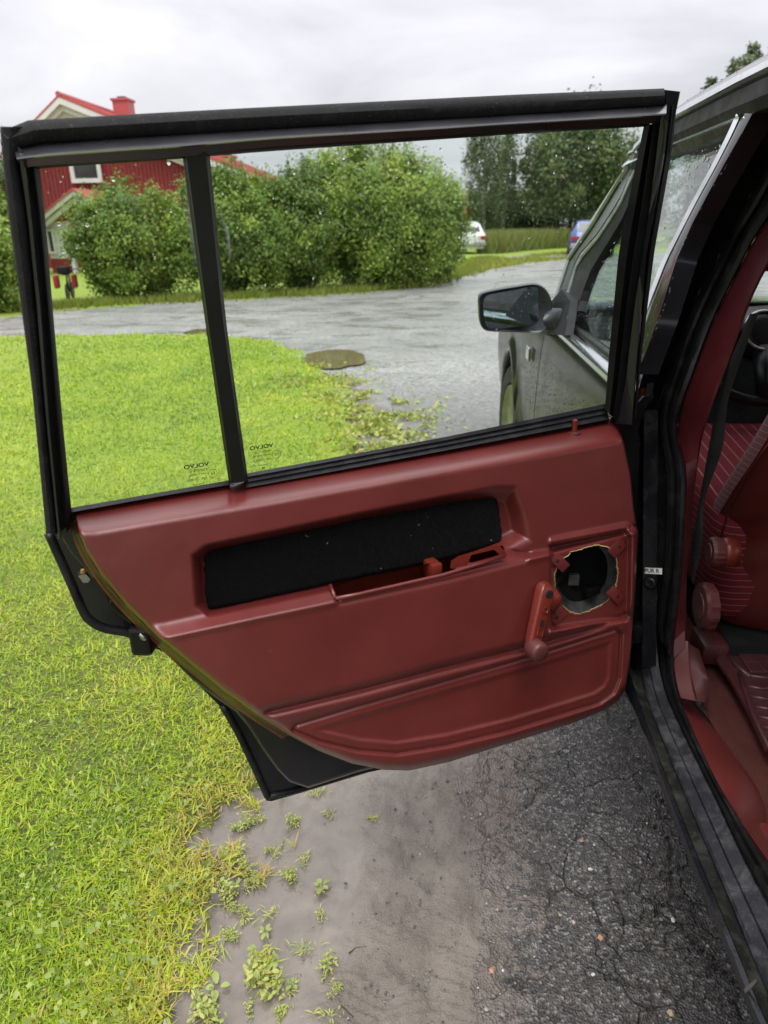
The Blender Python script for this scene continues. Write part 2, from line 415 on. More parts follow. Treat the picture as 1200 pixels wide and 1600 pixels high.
s = NT('smear'); MAT['smear'] = s.done(s.n('MixShader', {0: s.math('MULTIPLY', s.attr('a'), 0.5), 1: s.n('BsdfTransparent').outputs[0], 2: s.n('BsdfDiffuse', {0: (0.8, 0.82, 0.8)}).outputs[0]}).outputs[0])
s = NT('water_drop'); MAT['water_drop'] = s.done(s.n('BsdfGlass', {0: (1, 1, 1), 'Roughness': 0.0, 'IOR': 1.33}).outputs[0])
s = NT('mirror_glass'); MAT['mirror_glass'] = s.done(s.n('BsdfGlossy', {0: (0.62, 0.74, 0.76), 'Roughness': 0.02}).outputs[0])

# ------------------------------------------------------------------ ground
def ground_line(px): return [tuple(on_z(a, b)[:2]) for a, b in px]
LAWN = ground_line([(-60, 527), (120, 524), (300, 524), (430, 532), (480, 558), (520, 596), (548, 640), (556, 690)]) + \
       [(-0.50, 3.4), (-0.47, 2.4)] + ground_line([(470, 1150), (392, 1240), (345, 1320), (300, 1400), (284, 1500), (275, 1600)]) + \
       [(-0.42, 0.4), (-0.44, -2.0), (-9, -2.0), (-14, 6.5)]
VERGE = ground_line([(-40, 498), (130, 483), (330, 470), (500, 462), (640, 450), (720, 430), (760, 408), (830, 396)]) + [(9, 33), (30, 40), (60, 55), (20, 90), (-60, 90), (-60, 9.5)]
def mud_right(y): return np.interp(y, [-2, 0.7, 1.0, 1.5, 2.2, 3.2, 4.2, 5.2, 6.5, 8], [0.0, 0.02, 0.06, 0.10, 0.10, -0.02, -0.20, -0.45, -1.0, -1.6])
def lawn_edge(x, y):
    d = poly_sdf(LAWN, x, y)
    amp = 0.075 + 0.045 * np.clip(y / 5, 0, 1.5)
    return d + (fbm(x * 7, y * 7, 4, 3) - 0.5) * 3.2 * amp + (fbm(x * 26, y * 26, 3, 9) - 0.5) * 0.10
NA, NR = 520, 720
ang = np.radians(np.linspace(-68, 62, NA)); rr = 0.34 * (70 / 0.34) ** np.linspace(0, 1, NR)
R_, A_ = np.meshgrid(rr, ang, indexing='ij')
gx = R_ * np.sin(A_); gy = R_ * np.cos(A_)
dl = lawn_edge(gx, gy); dv = poly_sdf(VERGE, gx, gy) + (fbm(gx * 2, gy * 2, 4, 5) - 0.5) * 0.8
dm = gx - mud_right(gy) + (fbm(gx * 6, gy * 6, 4, 21) - 0.5) * 0.22          # <0 on the mud side
gz = np.zeros_like(gx)
near = 1 - sst(3, 9, R_)
lawnm = 1 - sst(-0.02, 0.03, dl)
gz += lawnm * (0.012 + 0.02 * (fbm(gx * 9, gy * 9, 4, 31) - 0.45) * near + 0.05 * (fbm(gx * .6, gy * .6, 3, 2) - 0.5))
mudm = (1 - sst(-0.10, 0.34, dm)) * (1 - lawnm)
smooth_zone = 1 - sst(-0.30, -0.16, dm - 0.03 + (fbm(gx * 3, gy * 3, 2, 77) - 0.5) * 0.1)  # still water lies on the lawn side
env = sst(0.42, 0.6, fbm(gx * 5, gy * 5, 3, 41))
tread = np.sin(gy * 2 * math.pi / 0.019 + np.sign(np.sin(gx * 40)) * gx * 120 + 3 * fbm(gx * 9, gy * 9, 2, 8))
rough_m = mudm * (1 - smooth_zone) * near
gz += rough_m * (0.0030 * tread * env + 0.024 * (fbm(gx * 22, gy * 22, 4, 12) - 0.5))
gz += mudm * smooth_zone * (-0.004 + 0.006 * (fbm(gx * 5, gy * 5, 3, 14) - 0.5)) * near
asph = (1 - mudm) * (1 - lawnm)
# cracked asphalt: cell edges recessed
def cell_edge(x, y, s):
    ix = np.floor(x); iy = np.floor(y); f1 = np.full(x.shape, 9.0); f2 = f1.copy()
    for a in (-1, 0, 1):
        for b in (-1, 0, 1):
            px_ = ix + a + 0.1 + 0.8 * _h(ix + a, iy + b, 0, s); py_ = iy + b + 0.1 + 0.8 * _h(ix + a, iy + b, 0, s + 5)
            d = np.hypot(px_ - x, py_ - y); m = d < f1
            f2 = np.where(m, f1, np.minimum(f2, d)); f1 = np.where(m, d, f1)
    return f2 - f1
wx = gx + 0.05 * (fbm(gx * 14, gy * 14, 3, 51) - 0.5); wy = gy + 0.05 * (fbm(gx * 14, gy * 14, 3, 52) - 0.5)
wx = wx + .045 * (fbm(gx * 5, gy * 5, 2, 53) - .5) * 4; wy = wy + .045 * (fbm(gx * 5, gy * 5, 2, 54) - .5) * 4
ce = cell_edge(wx * 6.0, wy * 6.0, 60); ckeep = sst(0.36, 0.52, fbm(gx * 3.2, gy * 3.2, 3, 55))
crack = (1 - sst(0.01, 0.05, ce)) * ckeep * asph * (1 - sst(2.2, 4.0, R_))
gz += asph * near * (0.010 * (fbm(gx * 30, gy * 30, 3, 15) - 0.5) + 0.008 * (fbm(gx * 5, gy * 5, 3, 16) - 0.5)) - 0.008 * crack
gz += 0.02 * (fbm(gx * 0.4, gy * 0.4, 3, 90) - 0.5) * sst(2.5, 8, R_)
wear = fbm(gx * .35, gy * .9, 4, 61)
F = grid(NR, NA)
V = np.stack([gx.ravel(), gy.ravel(), gz.ravel()], -1)
fc = lambda a: a.ravel()[F].mean(1)
isl = (fc(dl) < 0) | (fc(dv) < 0)
ism = ~isl & (fc(dm) < 0.0) & (fc(gy) < 6.2)
ATT = dict(mud=np.clip(mudm, 0, 1), smo=smooth_zone, crk=crack, wear=wear, edge=np.clip(-dl, -1, 1), rim=sst(-.26, .06, dm), soil=1 - sst(-.02, .10, dl + .12 * (fbm(gx * 12, gy * 12, 3, 29) - .5)))
def sub(mask):
    f = F[mask]; u, inv = np.unique(f, return_inverse=True)
    return (V[u], inv.reshape(-1, 4)), {k: a.ravel()[u] for k, a in ATT.items()}
s = NT('lawn_soil'); n = s.noise(60, 5); p2 = s.noise(0.9, 3)
MAT['lawn_soil'] = s.done(s.bsdf(color=s.mix(s.rng(s.n('SeparateXYZ', {0: s.pos()}).outputs[1], 1.6, 3.6), s.mix(s.rng(n, .35, .7), (0.055, 0.058, 0.016), (0.13, 0.16, 0.022)), s.mix(s.rng(n, 0.35, 0.7), (0.15, 0.21, 0.022), (0.27, 0.35, 0.035))), rough=0.9, normal=s.bump(n, 0.8, 0.01)))
MUDC = ((0.145, 0.124, 0.102), (0.235, 0.204, 0.170))
s = NT('wet_mud'); n = s.noise(9, 6, 0.6, 0.6); g = s.noise(260, 3); big = s.noise(3.0, 3)
mc = s.mix(s.rng(n, 0.3, 0.72), *MUDC); mc = s.mix(s.math('MULTIPLY', s.rng(s.noise(22, 6, .7, .8), .5, .72), .45), mc, (0.085, 0.070, 0.060)); mc = s.mix(s.math('MULTIPLY', s.rng(g, 0.55, 0.75), 0.22), mc, (0.07, 0.06, 0.055))
gr2 = s.noise(75, 6, 0.75); rimk = s.math('GREATER_THAN', s.math('ADD', s.math('MULTIPLY', s.attr('rim'), .42), gr2), .97)
mc = s.mix(s.math('MULTIPLY', rimk, .7), mc, (0.075, 0.067, 0.060))
mc = s.mix(s.math('MULTIPLY', s.attr('soil'), .75), mc, s.mix(s.rng(gr2, .35, .65), (0.045, 0.033, 0.026), (0.10, 0.078, 0.06)))
smo = s.attr('smo')
rf = s.rng(smo, 0.0, 1.0, 0.42, 0.09)
hb = s.bump(s.math('ADD', g, s.math('MULTIPLY', gr2, 1.5)), s.rng(smo, 0, 1, 0.8, 0.03), 0.004)
MAT['wet_mud'] = s.done(s.bsdf(color=mc, rough=rf, spec=0.6, normal=hb))
s = NT('wet_asphalt')
p = s.pos(); ag = s.voro(210, out='Color', vec=p); agd = s.voro(210, vec=p); ag2 = s.voro(95, out='Color', vec=p)
sep = s.n('SeparateColor', {0: ag}).outputs; sep2 = s.n('SeparateColor', {0: ag2}).outputs
fine = s.ramp(sep[0], [(0.0, (0.028, 0.0275, 0.028)), (0.5, (0.066, 0.064, 0.063)), (0.84, (0.122, 0.117, 0.113)), (0.97, (0.30, 0.29, 0.275))])
chips = s.math('GREATER_THAN', sep2[1], 0.985); fine = s.mix(s.math('MULTIPLY', chips, 0.7), fine, (0.19, 0.165, 0.15))
nn = s.noise(5, 5, 0.6); fine = s.mix(s.rng(nn, 0.3, 0.75), fine, s.mix(0.5, fine, (0.060, 0.054, 0.048)))
grit = s.noise(36, 6, 0.72)
mm = s.rng(s.math('ADD', s.attr('mud'), s.math('MULTIPLY', s.math('SUBTRACT', grit, 0.5), 2.2)), 0.42, 0.66)
mudc = s.mix(s.rng(s.noise(40, 5), 0.3, 0.7), (0.12, 0.10, 0.086), (0.20, 0.172, 0.150))
c = s.mix(mm, fine, mudc)
c = s.mix(s.math('MULTIPLY', s.attr('crk'), 0.7), c, s.mix(s.rng(s.noise(25, 3), 0.45, 0.65), (0.012, 0.011, 0.010), (0.075, 0.062, 0.045)))
wv = s.n('VectorMath', {0: p, 1: s.n('VectorMath', {0: s.noise(6, 4, 0.6, 0.0, None, 1), 'Scale': 0.11}, operation='SCALE').outputs[0]}, operation='ADD').outputs[0]
wv2 = s.n('VectorMath', {0: wv, 1: s.n('VectorMath', {0: s.noise(34, 3, 0.6, 0.0, None, 1), 'Scale': 0.030}, operation='SCALE').outputs[0]}, operation='ADD').outputs[0]
e1 = s.voro(8.0, 'DISTANCE_TO_EDGE', wv2); e2 = s.voro(19.0, 'DISTANCE_TO_EDGE', wv2)
wd1 = s.rng(s.noise(4, 3), 0.38, 0.64, 0.001, 0.045)
k1_ = s.math('SUBTRACT', 1.0, s.n('MapRange', {0: e1, 1: 0.0, 2: wd1, 3: 0.0, 4: 1.0}, interpolation_type='SMOOTHSTEP').outputs[0])
k2_ = s.math('MULTIPLY', s.math('SUBTRACT', 1.0, s.rng(e2, 0.0, 0.05)), s.rng(s.noise(3.2, 3, vec=s.pos((1, 1, 1))), 0.52, 0.60))
crk = s.math('MAXIMUM', k1_, s.math('MULTIPLY', k2_, 0.8))
crk = s.math('MULTIPLY', crk, s.math('SUBTRACT', 1.0, s.math('MULTIPLY', s.attr('mud'), 0.65)))
c = s.mix(s.math('MULTIPLY', crk, 0.75), c, s.mix(s.rng(s.noise(13, 3), 0.50, 0.62), (0.009, 0.0085, 0.008), (0.085, 0.070, 0.050)))
# distance from the door: the driveway further on is grey wet gravel
sp3 = s.n('SeparateXYZ', {0: p}).outputs
far = s.rng(sp3[1], 2.6, 6.5)
gv = s.voro(60, out='Color', vec=p); gvs = s.n('SeparateColor', {0: gv}).outputs
grav = s.ramp(gvs[0], [(0.0, (0.15, 0.146, 0.136)), (0.6, (0.29, 0.28, 0.262)), (1.0, (0.46, 0.445, 0.42))])
grav = s.mix(s.rng(s.attr('wear'), 0.35, 0.68), s.mix(0.35, grav, (0.13, 0.13, 0.126)), grav)
c = s.mix(far, c, grav)
h = s.math('ADD', s.math('MULTIPLY', agd, 1.0), s.math('MULTIPLY', s.noise(110, 5, .7), 0.75)); h = s.math('SUBTRACT', h, s.math('MULTIPLY', crk, 1.6))
wetn = s.noise(1.3, 7, 0.66, 0.8, vec=s.pos((1.0, 1.5, 1)))
pud = s.math('MULTIPLY', s.rng(wetn, 0.50, 0.66), far)
ro = s.mix(far, s.rng(nn, 0.3, 0.7, 0.42, 0.60), s.rng(wetn, 0.40, 0.66, 0.50, 0.10))
nb = s.bump(h, s.mix(far, 0.85, s.rng(wetn, 0.45, 0.66, 0.35, 0.05)), 0.004)
MAT['wet_asphalt'] = s.done(s.bsdf(color=c, rough=ro, spec=0.5, normal=nb))
vf, at = sub(isl); lawn = struct('lawn', vf, MAT['lawn_soil'], smooth=True, attrs=at)
vf, at = sub(ism); struct('mud', vf, MAT['wet_mud'], smooth=True, attrs=at)
vf, at = sub(~isl & ~ism); struct('driveway', vf, MAT['wet_asphalt'], smooth=True, attrs=at)
s = NT('field'); n = s.noise(0.5, 5)
MAT['field'] = s.done(s.bsdf(color=s.mix(s.rng(n, 0.3, 0.7), (0.07, 0.09, 0.03), (0.11, 0.12, 0.045)), rough=0.9))
b = 900.0
struct('ground', (np.array([(-b, -b, -0.09), (b, -b, -0.09), (b, b, -0.09), (-b, b, -0.09)]), [(0, 1, 2, 3)]), MAT['field'])
# puddles lying in the driveway
s = NT('puddle_water'); n = s.noise(4, 4)
MAT['puddle_water'] = s.done(s.bsdf(color=s.mix(n, (0.13, 0.105, 0.05), (0.19, 0.155, 0.085)), rough=0.03, spec=0.5, normal=s.bump(s.noise(9, 2), 0.03, 0.01)))
def puddle(px, z, amp):
    P = np.array(ground_line(px)); P = spline(np.vstack([P, P[:1]]), 140)[:-1]; c = P.mean(0)
    k = 1 + (fbm(P[:, 0] * 4, P[:, 1] * 4, 4, 5)[:, None] - 0.5) * amp * 4
    P = c + (P - c) * k
    return np.c_[P, np.full(len(P), z)], [tuple(range(len(P)))]
struct('puddle', puddle([(470, 566), (490, 552), (530, 548), (562, 552), (570, 562), (560, 572), (520, 577), (485, 574)], 0.012, 0.12), MAT['puddle_water'])
struct('puddle', puddle([(288, 521), (305, 516), (335, 515), (352, 519), (335, 524), (305, 525)], 0.014, 0.1), MAT['puddle_water'])

# ------------------------------------------------------------------ leaves
def leaf_mat(name, stops, rough=0.42, tr=0.35, spec=0.35):
    s = NT(name); c = s.ramp(s.attr('var'), stops)
    a = s.bsdf(color=c, rough=rough, spec=spec)
    t = s.n('BsdfTranslucent', {0: s.mix(1.0, c, (1.0, 1.0, 0.55), 'MULTIPLY')})
    MAT[name] = s.done(s.n('MixShader', {0: tr, 1: a, 2: t.outputs[0]}).outputs[0])
leaf_mat('grass_blade', [(0.0, (0.10, 0.20, 0.020)), (0.30, (0.25, 0.40, 0.030)), (0.62, (0.43, 0.55, 0.040)), (0.88, (0.60, 0.60, 0.085)), (1.0, (0.55, 0.42, 0.16))], 0.5, 0.35)
leaf_mat('weed_leaf', [(0.0, (0.20, 0.28, 0.06)), (0.5, (0.36, 0.43, 0.12)), (1.0, (0.52, 0.48, 0.14))], 0.4, 0.25)
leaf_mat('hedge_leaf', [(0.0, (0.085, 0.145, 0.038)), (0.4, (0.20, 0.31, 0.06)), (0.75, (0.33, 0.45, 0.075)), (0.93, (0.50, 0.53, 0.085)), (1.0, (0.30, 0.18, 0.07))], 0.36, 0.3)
leaf_mat('tree_leaf', [(0.0, (0.055, 0.095, 0.042)), (0.5, (0.125, 0.180, 0.064)), (0.9, (0.22, 0.26, 0.08)), (1.0, (0.25, 0.19, 0.08))], 0.42, 0.3)
leaf_mat('conifer_leaf', [(0.0, (0.10, 0.14, 0.08)), (0.6, (0.19, 0.235, 0.13)), (1.0, (0.27, 0.30, 0.16))], 0.5, 0.2)
leaf_mat('weed_stalk', [(0.0, (0.13, 0.19, 0.05)), (0.5, (0.22, 0.26, 0.07)), (1.0, (0.33, 0.27, 0.12))], 0.6, 0.3)
simple('bark', (0.055, 0.042, 0.032), 0.9, var=0.4, scale=20, bump=0.8, bscale=40, bdist=0.02)
simple('birch_bark', (0.42, 0.40, 0.37), 0.8, var=0.6, scale=12, bump=0.3, bscale=40, bdist=0.02)

def unit(n):
    v = RNG.normal(size=(n, 3)); return v / np.linalg.norm(v, axis=1)[:, None]
def leaves(C, size, nrm, aspect=0.5, flat=0.6):
    """one folded diamond (4 verts, 2 triangles) per point; nrm: preferred facing"""
    n = len(C); N = nrm * flat + unit(n) * (1 - flat * 0.55); N /= np.linalg.norm(N, axis=1)[:, None]
    D = unit(n); D[:, 2] -= 0.25; D -= (D * N).sum(1)[:, None] * N; D /= np.linalg.norm(D, axis=1)[:, None]
    S = np.cross(N, D); L = (size * RNG.uniform(0.65, 1.25, n))[:, None]
    V = np.stack([C, C + D * L * .45 + S * L * aspect * .5 + N * L * .08, C + D * L - N * L * .08, C + D * L * .45 - S * L * aspect * .5 + N * L * .08], 1).reshape(-1, 3)
    i = np.arange(n)[:, None] * 4
    return V, np.concatenate([i + [[0, 1, 2]], i + [[0, 2, 3]]]).astype(np.int32)
def limb(p0, p1, r0, r1, n=6, wob=0.06):
    t = np.linspace(0, 1, 5)[:, None]; P = np.asarray(p0) * (1 - t) + np.asarray(p1) * t
    P[1:-1] += RNG.normal(size=(3, 3)) * wob * np.linalg.norm(np.asarray(p1) - p0)
    return tube(P, np.linspace(r0, r1, 5), n)
def clump_cloud(c, rad, n, nclump, csize, hull=0.75, low=-0.85):
    """points gathered round clump centres that sit on an uneven ellipsoid: gaps, random lighter and darker clumps"""
    u = unit(nclump * 3); u = u[u[:, 2] > low][:nclump]
    k = RNG.uniform(hull * 0.75, 1.05, len(u)); CC = u * k[:, None]
    w_ = RNG.integers(0, len(u), n)
    nin = n // 4
    P = CC[w_] + RNG.normal(size=(n, 3)) * csize * RNG.uniform(0.4, 1.1, len(u))[w_][:, None]
    tone = RNG.uniform(0, 1, len(u))[w_]
    P[:nin] = unit(nin) * RNG.uniform(.45, .92, nin)[:, None]; T0 = tone; T0[:nin] = RNG.uniform(0, .35, nin)   # leaves deep inside the crown, shade put into their darker tones
    nr = P / (np.linalg.norm(P, axis=1)[:, None] + 1e-6)
    return np.asarray(c) + P * np.asarray(rad), nr + np.array([0, 0, 0.45]), tone
def shrub(label, base, rad, n, size, group='shrubs of the hedge across the road', shoots=0, nclump=70, name='hedge_shrub', tint=0.0):
    base = np.asarray(base, float); rad = np.asarray(rad, float); c = base + [0, 0, rad[2] * 0.98]
    t = thing(name, label, 'shrub', base, group)
    mb = MB()
    for k in range(7):
        a = k * 0.9 + jit(.3); q = base + np.array([math.cos(a) * rad[0] * .55, math.sin(a) * rad[1] * .5, rad[2] * RNG.uniform(1.1, 1.6)])
        mb.add(*limb(base + [math.cos(a) * .12, math.sin(a) * .12, -0.05], q, .03, .008))
    C, N, T = clump_cloud(c, rad, int(n * 3.0), nclump * 2, 0.13, 0.85, -0.98)
    if shoots:
        E = []
        for k in range(shoots):
            u = RNG.uniform(-.75, .75); b0 = c + np.array([u * rad[0], jit(.4) * rad[1], rad[2] * math.sqrt(max(.05, 1 - u * u)) * .9])
            hh = RNG.uniform(.15, .5); tip = b0 + [jit(.06), jit(.06), hh]; mb.add(*limb(b0 - [0, 0, .3], tip, .008, .002, 4, .02))
            m = int(26 * hh / .4); s_ = RNG.uniform(0, 1, m)[:, None]; E.append(b0 * (1 - s_) + tip * s_ + RNG.normal(size=(m, 3)) * .03)
        E = np.concatenate(E); C = np.concatenate([C, E]); N = np.concatenate([N, unit(len(E))]); T = np.concatenate([T, RNG.uniform(.2, .6, len(E))])
    keep = C[:, 2] > 0.05; C, N, T = C[keep], N[keep], T[keep]
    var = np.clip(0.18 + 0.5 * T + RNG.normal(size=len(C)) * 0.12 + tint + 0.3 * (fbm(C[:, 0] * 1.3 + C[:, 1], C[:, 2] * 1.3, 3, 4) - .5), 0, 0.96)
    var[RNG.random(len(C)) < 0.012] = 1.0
    Vl, Fl = leaves(C, size * .95, N, .55)
    obj('stems', mb.vf(), MAT['bark'], t, smooth=True)
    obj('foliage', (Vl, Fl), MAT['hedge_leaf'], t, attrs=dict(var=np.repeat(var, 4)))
    return t
def P0(px, py): return on_z(px, py)
G_H = 'shrubs of the hedge across the road'
shrub('rounded green hedge shrub seen through the small rear pane, left of the dark divider bar', on_y(216, 466, 14.0) * [1, 1, 0], (1.20, 0.9, 1.0), 15000, .075, shoots=8)
shrub('dense dark green hedge shrub with upright shoots on top, just right of the divider bar', on_y(372, 462, 14.7) * [1, 1, 0], (1.10, 0.9, 1.12), 13000, .075, shoots=20, tint=-0.05)
shrub('low dark part of the hedge where its top dips behind the big window', on_y(470, 458, 15.4) * [1, 1, 0], (1.0, 0.9, 1.12), 12000, .075, shoots=22, tint=-0.08)
shrub('tallest bushy hedge shrub in the middle of the big window with yellowish green leaves', on_y(590, 452, 16.3) * [1, 1, 0], (1.50, 1.1, 1.46), 19000, .08, shoots=26, tint=0.06)
shrub('rounded end of the hedge beside the half hidden white car', on_y(664, 440, 17.5) * [1, 1, 0], (.92, 1.0, 1.22), 13000, .08, shoots=6, tint=0.04)
shrub('leafy green shrub outside the window frame at the left edge of the picture', on_y(-25, 482, 11.8) * [1, 1, 0], (0.95, 0.8, 1.02), 11000, .075, shoots=4, tint=0.08)
# low weeds at the hedge foot
def tuft_line(pts, n, hgt, name, label, mat, width=0.25):
    P = resample(np.array(ground_line(pts)), n); P = P + RNG.normal(size=P.shape) * width
    C = np.repeat(np.c_[P, np.zeros(n)], 3, 0); m = len(C)
    h_ = hgt * RNG.uniform(.5, 1.2, m); d = unit(m) * .35; d[:, 2] = 1
    s_ = np.cross(d, unit(m)); s_ /= np.linalg.norm(s_, axis=1)[:, None]; wd = (0.012 + 0.03 * hgt * .25)
    V = np.stack([C - s_ * wd, C + s_ * wd, C + d * h_[:, None]], 1).reshape(-1, 3)
    return prop(obj(name, (V, np.arange(3 * m).reshape(-1, 3)), mat, attrs=dict(var=np.repeat(RNG.uniform(0, 1, m), 3))), label, 'grass', kind='stuff')
leaf_mat('verge_grass', [(0.0, (0.13, 0.18, 0.03)), (0.5, (0.24, 0.30, 0.045)), (1.0, (0.36, 0.34, 0.08))], 0.5, 0.3)
tuft_line([(-30, 488), (130, 478), (330, 467), (500, 459), (640, 447), (722, 427), (760, 404)], 5200, 0.14, 'verge_grass', 'rough grass strip at the foot of the hedge along the road', MAT['verge_grass'], 0.28)

# ------------------------------------------------------------------ lawn grass
def lawn_blades(n):
    a = np.radians(RNG.uniform(-66, 8, n)); r = 0.5 * (26 / 0.5) ** RNG.uniform(0, 1, n) ** 0.86
    x = r * np.sin(a); y = r * np.cos(a); d = lawn_edge(x, y)
    k = ((d < -0.005) & (RNG.random(n) < np.clip(0.35 + np.abs(d) * 6, 0, 1))) | ((d < .13) & (r < 2.6) & (fbm(x * 17, y * 17, 3, 44) > .585 + d * .6) & (RNG.random(n) < .7)); x, y, d, r = x[k], y[k], d[k], r[k]; n = len(x)
    patch = fbm(x * 2.3, y * 2.3, 4, 71); fine = fbm(x * 9, y * 9, 3, 72)
    L = (0.013 + 0.024 * RNG.random(n) ** 2.0) * (0.55 + 0.9 * fine) * np.clip(1 + (r - 3) * 0.10, 1, 2.2)
    W = np.maximum(0.0014 + 0.0026 * RNG.random(n) ** 2, 0.0011 * r)
    th = RNG.uniform(0, 2 * math.pi, n); lean = np.clip(RNG.normal(0.9, 0.45, n), 0.05, 1.6)
    D = np.stack([np.cos(th) * np.sin(lean), np.sin(th) * np.sin(lean), np.cos(lean)], -1)
    S = np.stack([-np.sin(th), np.cos(th), np.zeros(n)], -1)
    B = np.stack([x, y, 0.004 + 0.02 * (fbm(x * 9, y * 9, 4, 31) - .45) * (1 - sst(3, 9, r)) + 0.012 * RNG.random(n) + 0.05 * (fbm(x * .6, y * .6, 3, 2) - 0.5)], -1)
    M_ = B + D * (L * .55)[:, None]; T = B + D * L[:, None] + np.c_[D[:, :2] * (L * .25)[:, None], -L * .12]
    V = np.stack([B - S * W[:, None] * .6, B + S * W[:, None] * .6, M_ + S * W[:, None] * .5, M_ - S * W[:, None] * .5, T], 1).reshape(-1, 3)
    i = np.arange(n)[:, None] * 5
    F = np.concatenate([i + [[0, 1, 2]], i + [[0, 2, 3]], i + [[3, 2, 4]]]).astype(np.int32)
    edge = 1 - sst(0.0, 0.35, -d)
    var = np.clip(0.37 + 0.42 * (patch - .5) * 1.6 + 0.22 * edge + RNG.normal(size=n) * 0.20 + 0.22 * (fine - .5) * 2 + 0.10 * (r < 2.6), 0, 1)
    return V, F, np.repeat(var, 5)
V_, F_, var = lawn_blades(480000)
prop(obj('grass', (V_, F_), MAT['grass_blade'], origin=(0, 0, 0), attrs=dict(var=var)), 'short wet yellow green lawn grass beside the driveway', 'grass', kind='stuff')
def broad(n):                                       # clover and small broad leaves among the grass
    a = np.radians(RNG.uniform(-60, 0, n)); r = 0.6 * (4.0 / 0.6) ** RNG.uniform(0, 1, n)
    x = r * np.sin(a); y = r * np.cos(a); d = lawn_edge(x, y)
    k = (d < -0.01) & (fbm(x * 4, y * 4, 3, 81) > 0.47); x, y, r = x[k], y[k], r[k]; n = len(x)
    C = np.stack([x, y, 0.022 + 0.02 * RNG.random(n)], -1)
    N = np.zeros((n, 3)); N[:, 2] = 1
    return leaves(C, 0.005 + 0.011 * RNG.random(n) ** 2, N, 0.85, 0.6), np.repeat(np.clip(RNG.normal(.10, .25, n), 0, .9), 4)
vf, var = broad(16000)
prop(obj('clover', vf, MAT['weed_leaf'], origin=(0, 0, 0), attrs=dict(var=var)), 'clover and small broad leaves scattered through the near lawn', 'clover', kind='stuff')

# weeds standing in the muddy puddle, each one a plant of its own
def oval_leaf(base, d, L, W, droop=0.35, k=5):
    d = np.asarray(d, float); d /= np.linalg.norm(d); s_ = np.cross([0, 0, 1], d); s_ /= np.linalg.norm(s_) + 1e-9
    V = []; F = []
    for i in range(k + 1):
        t = i / k; p = np.asarray(base) + d * L * t + np.array([0, 0, -droop * L * t * t]); wd = W * math.sin(math.pi * min(1, 0.08 + t * 0.92)) ** .8 * .5
        V += [p - s_ * wd + [0, 0, wd * .25], p, p + s_ * wd + [0, 0, wd * .25]]
    for i in range(k):
        a = i * 3; F += [(a, a + 1, a + 4, a + 3), (a + 1, a + 2, a + 5, a + 4)]
    return V, F
G_W = 'weeds growing in the muddy puddle'
def weed(px, py, kind, size, label):
    b = P0(px, py); b[2] = 0.0; size *= {'rosette': .40, 'tuft': .95, 'bush': .80}[kind]; mb = MB(); vs = []
    def put(VF, v): mb.add(*VF); vs.extend([v] * len(VF[0]))
    if kind == 'rosette':
        m = RNG.integers(4, 7); a0 = RNG.uniform(0, 6)
        for i in range(m):
            a = a0 + i * 6.283 / m + jit(.25); put(oval_leaf(b + [math.cos(a) * size * .25, math.sin(a) * size * .25, .005], (math.cos(a), math.sin(a), .35), size * RNG.uniform(.55, 1.15), size * RNG.uniform(.4, .55)), RNG.uniform(.2, .6))
    else:
        a0 = RNG.uniform(0, 6.28); m = int(9 + size * 420) if kind == 'tuft' else int(12 + size * 560); lean = np.array([jit(.5), jit(.5)])
        for i in range(m):
            e1, e2 = RNG.normal() * size * .34, RNG.normal() * size * .16
            q = b + [math.cos(a0) * e1 - math.sin(a0) * e2, math.sin(a0) * e1 + math.cos(a0) * e2, .001]; a = RNG.uniform(0, 6.28); L = size * RNG.uniform(.3, .85)
            d_ = (math.cos(a) + lean[0], math.sin(a) + lean[1], RNG.uniform(.3, 1.5))
            if kind == 'tuft': put(oval_leaf(q, d_, L, .0016 + .0014 * RNG.random(), .55, 3), RNG.uniform(0.1, 1.0))
            else:
                put(tube([q, q + np.array(d_) * L * .45], .0006, 3), .6)
                for q_ in range(4): put(oval_leaf(q + np.array(d_) * L * .13 * (q_ + 1), (jit(), jit(), RNG.uniform(.1, .8)), L * RNG.uniform(.25, .5), L * RNG.uniform(.10, .2), .35, 3), RNG.uniform(.1, .95))
        for i in range(RNG.integers(0, 3)):
            a = RNG.uniform(0, 6.28); t_ = b + [math.cos(a) * size, math.sin(a) * size, .002]; put(tube([b + [0, 0, .003], (b + t_) / 2 + [jit(.004), jit(.004), .004], t_], [.0008, .0007, .0003], 4), .9)
    return prop(obj('weed', mb.vf(), MAT['weed_leaf'], smooth=True, attrs=dict(var=np.array(vs)), origin=b), label, 'weed', G_W)
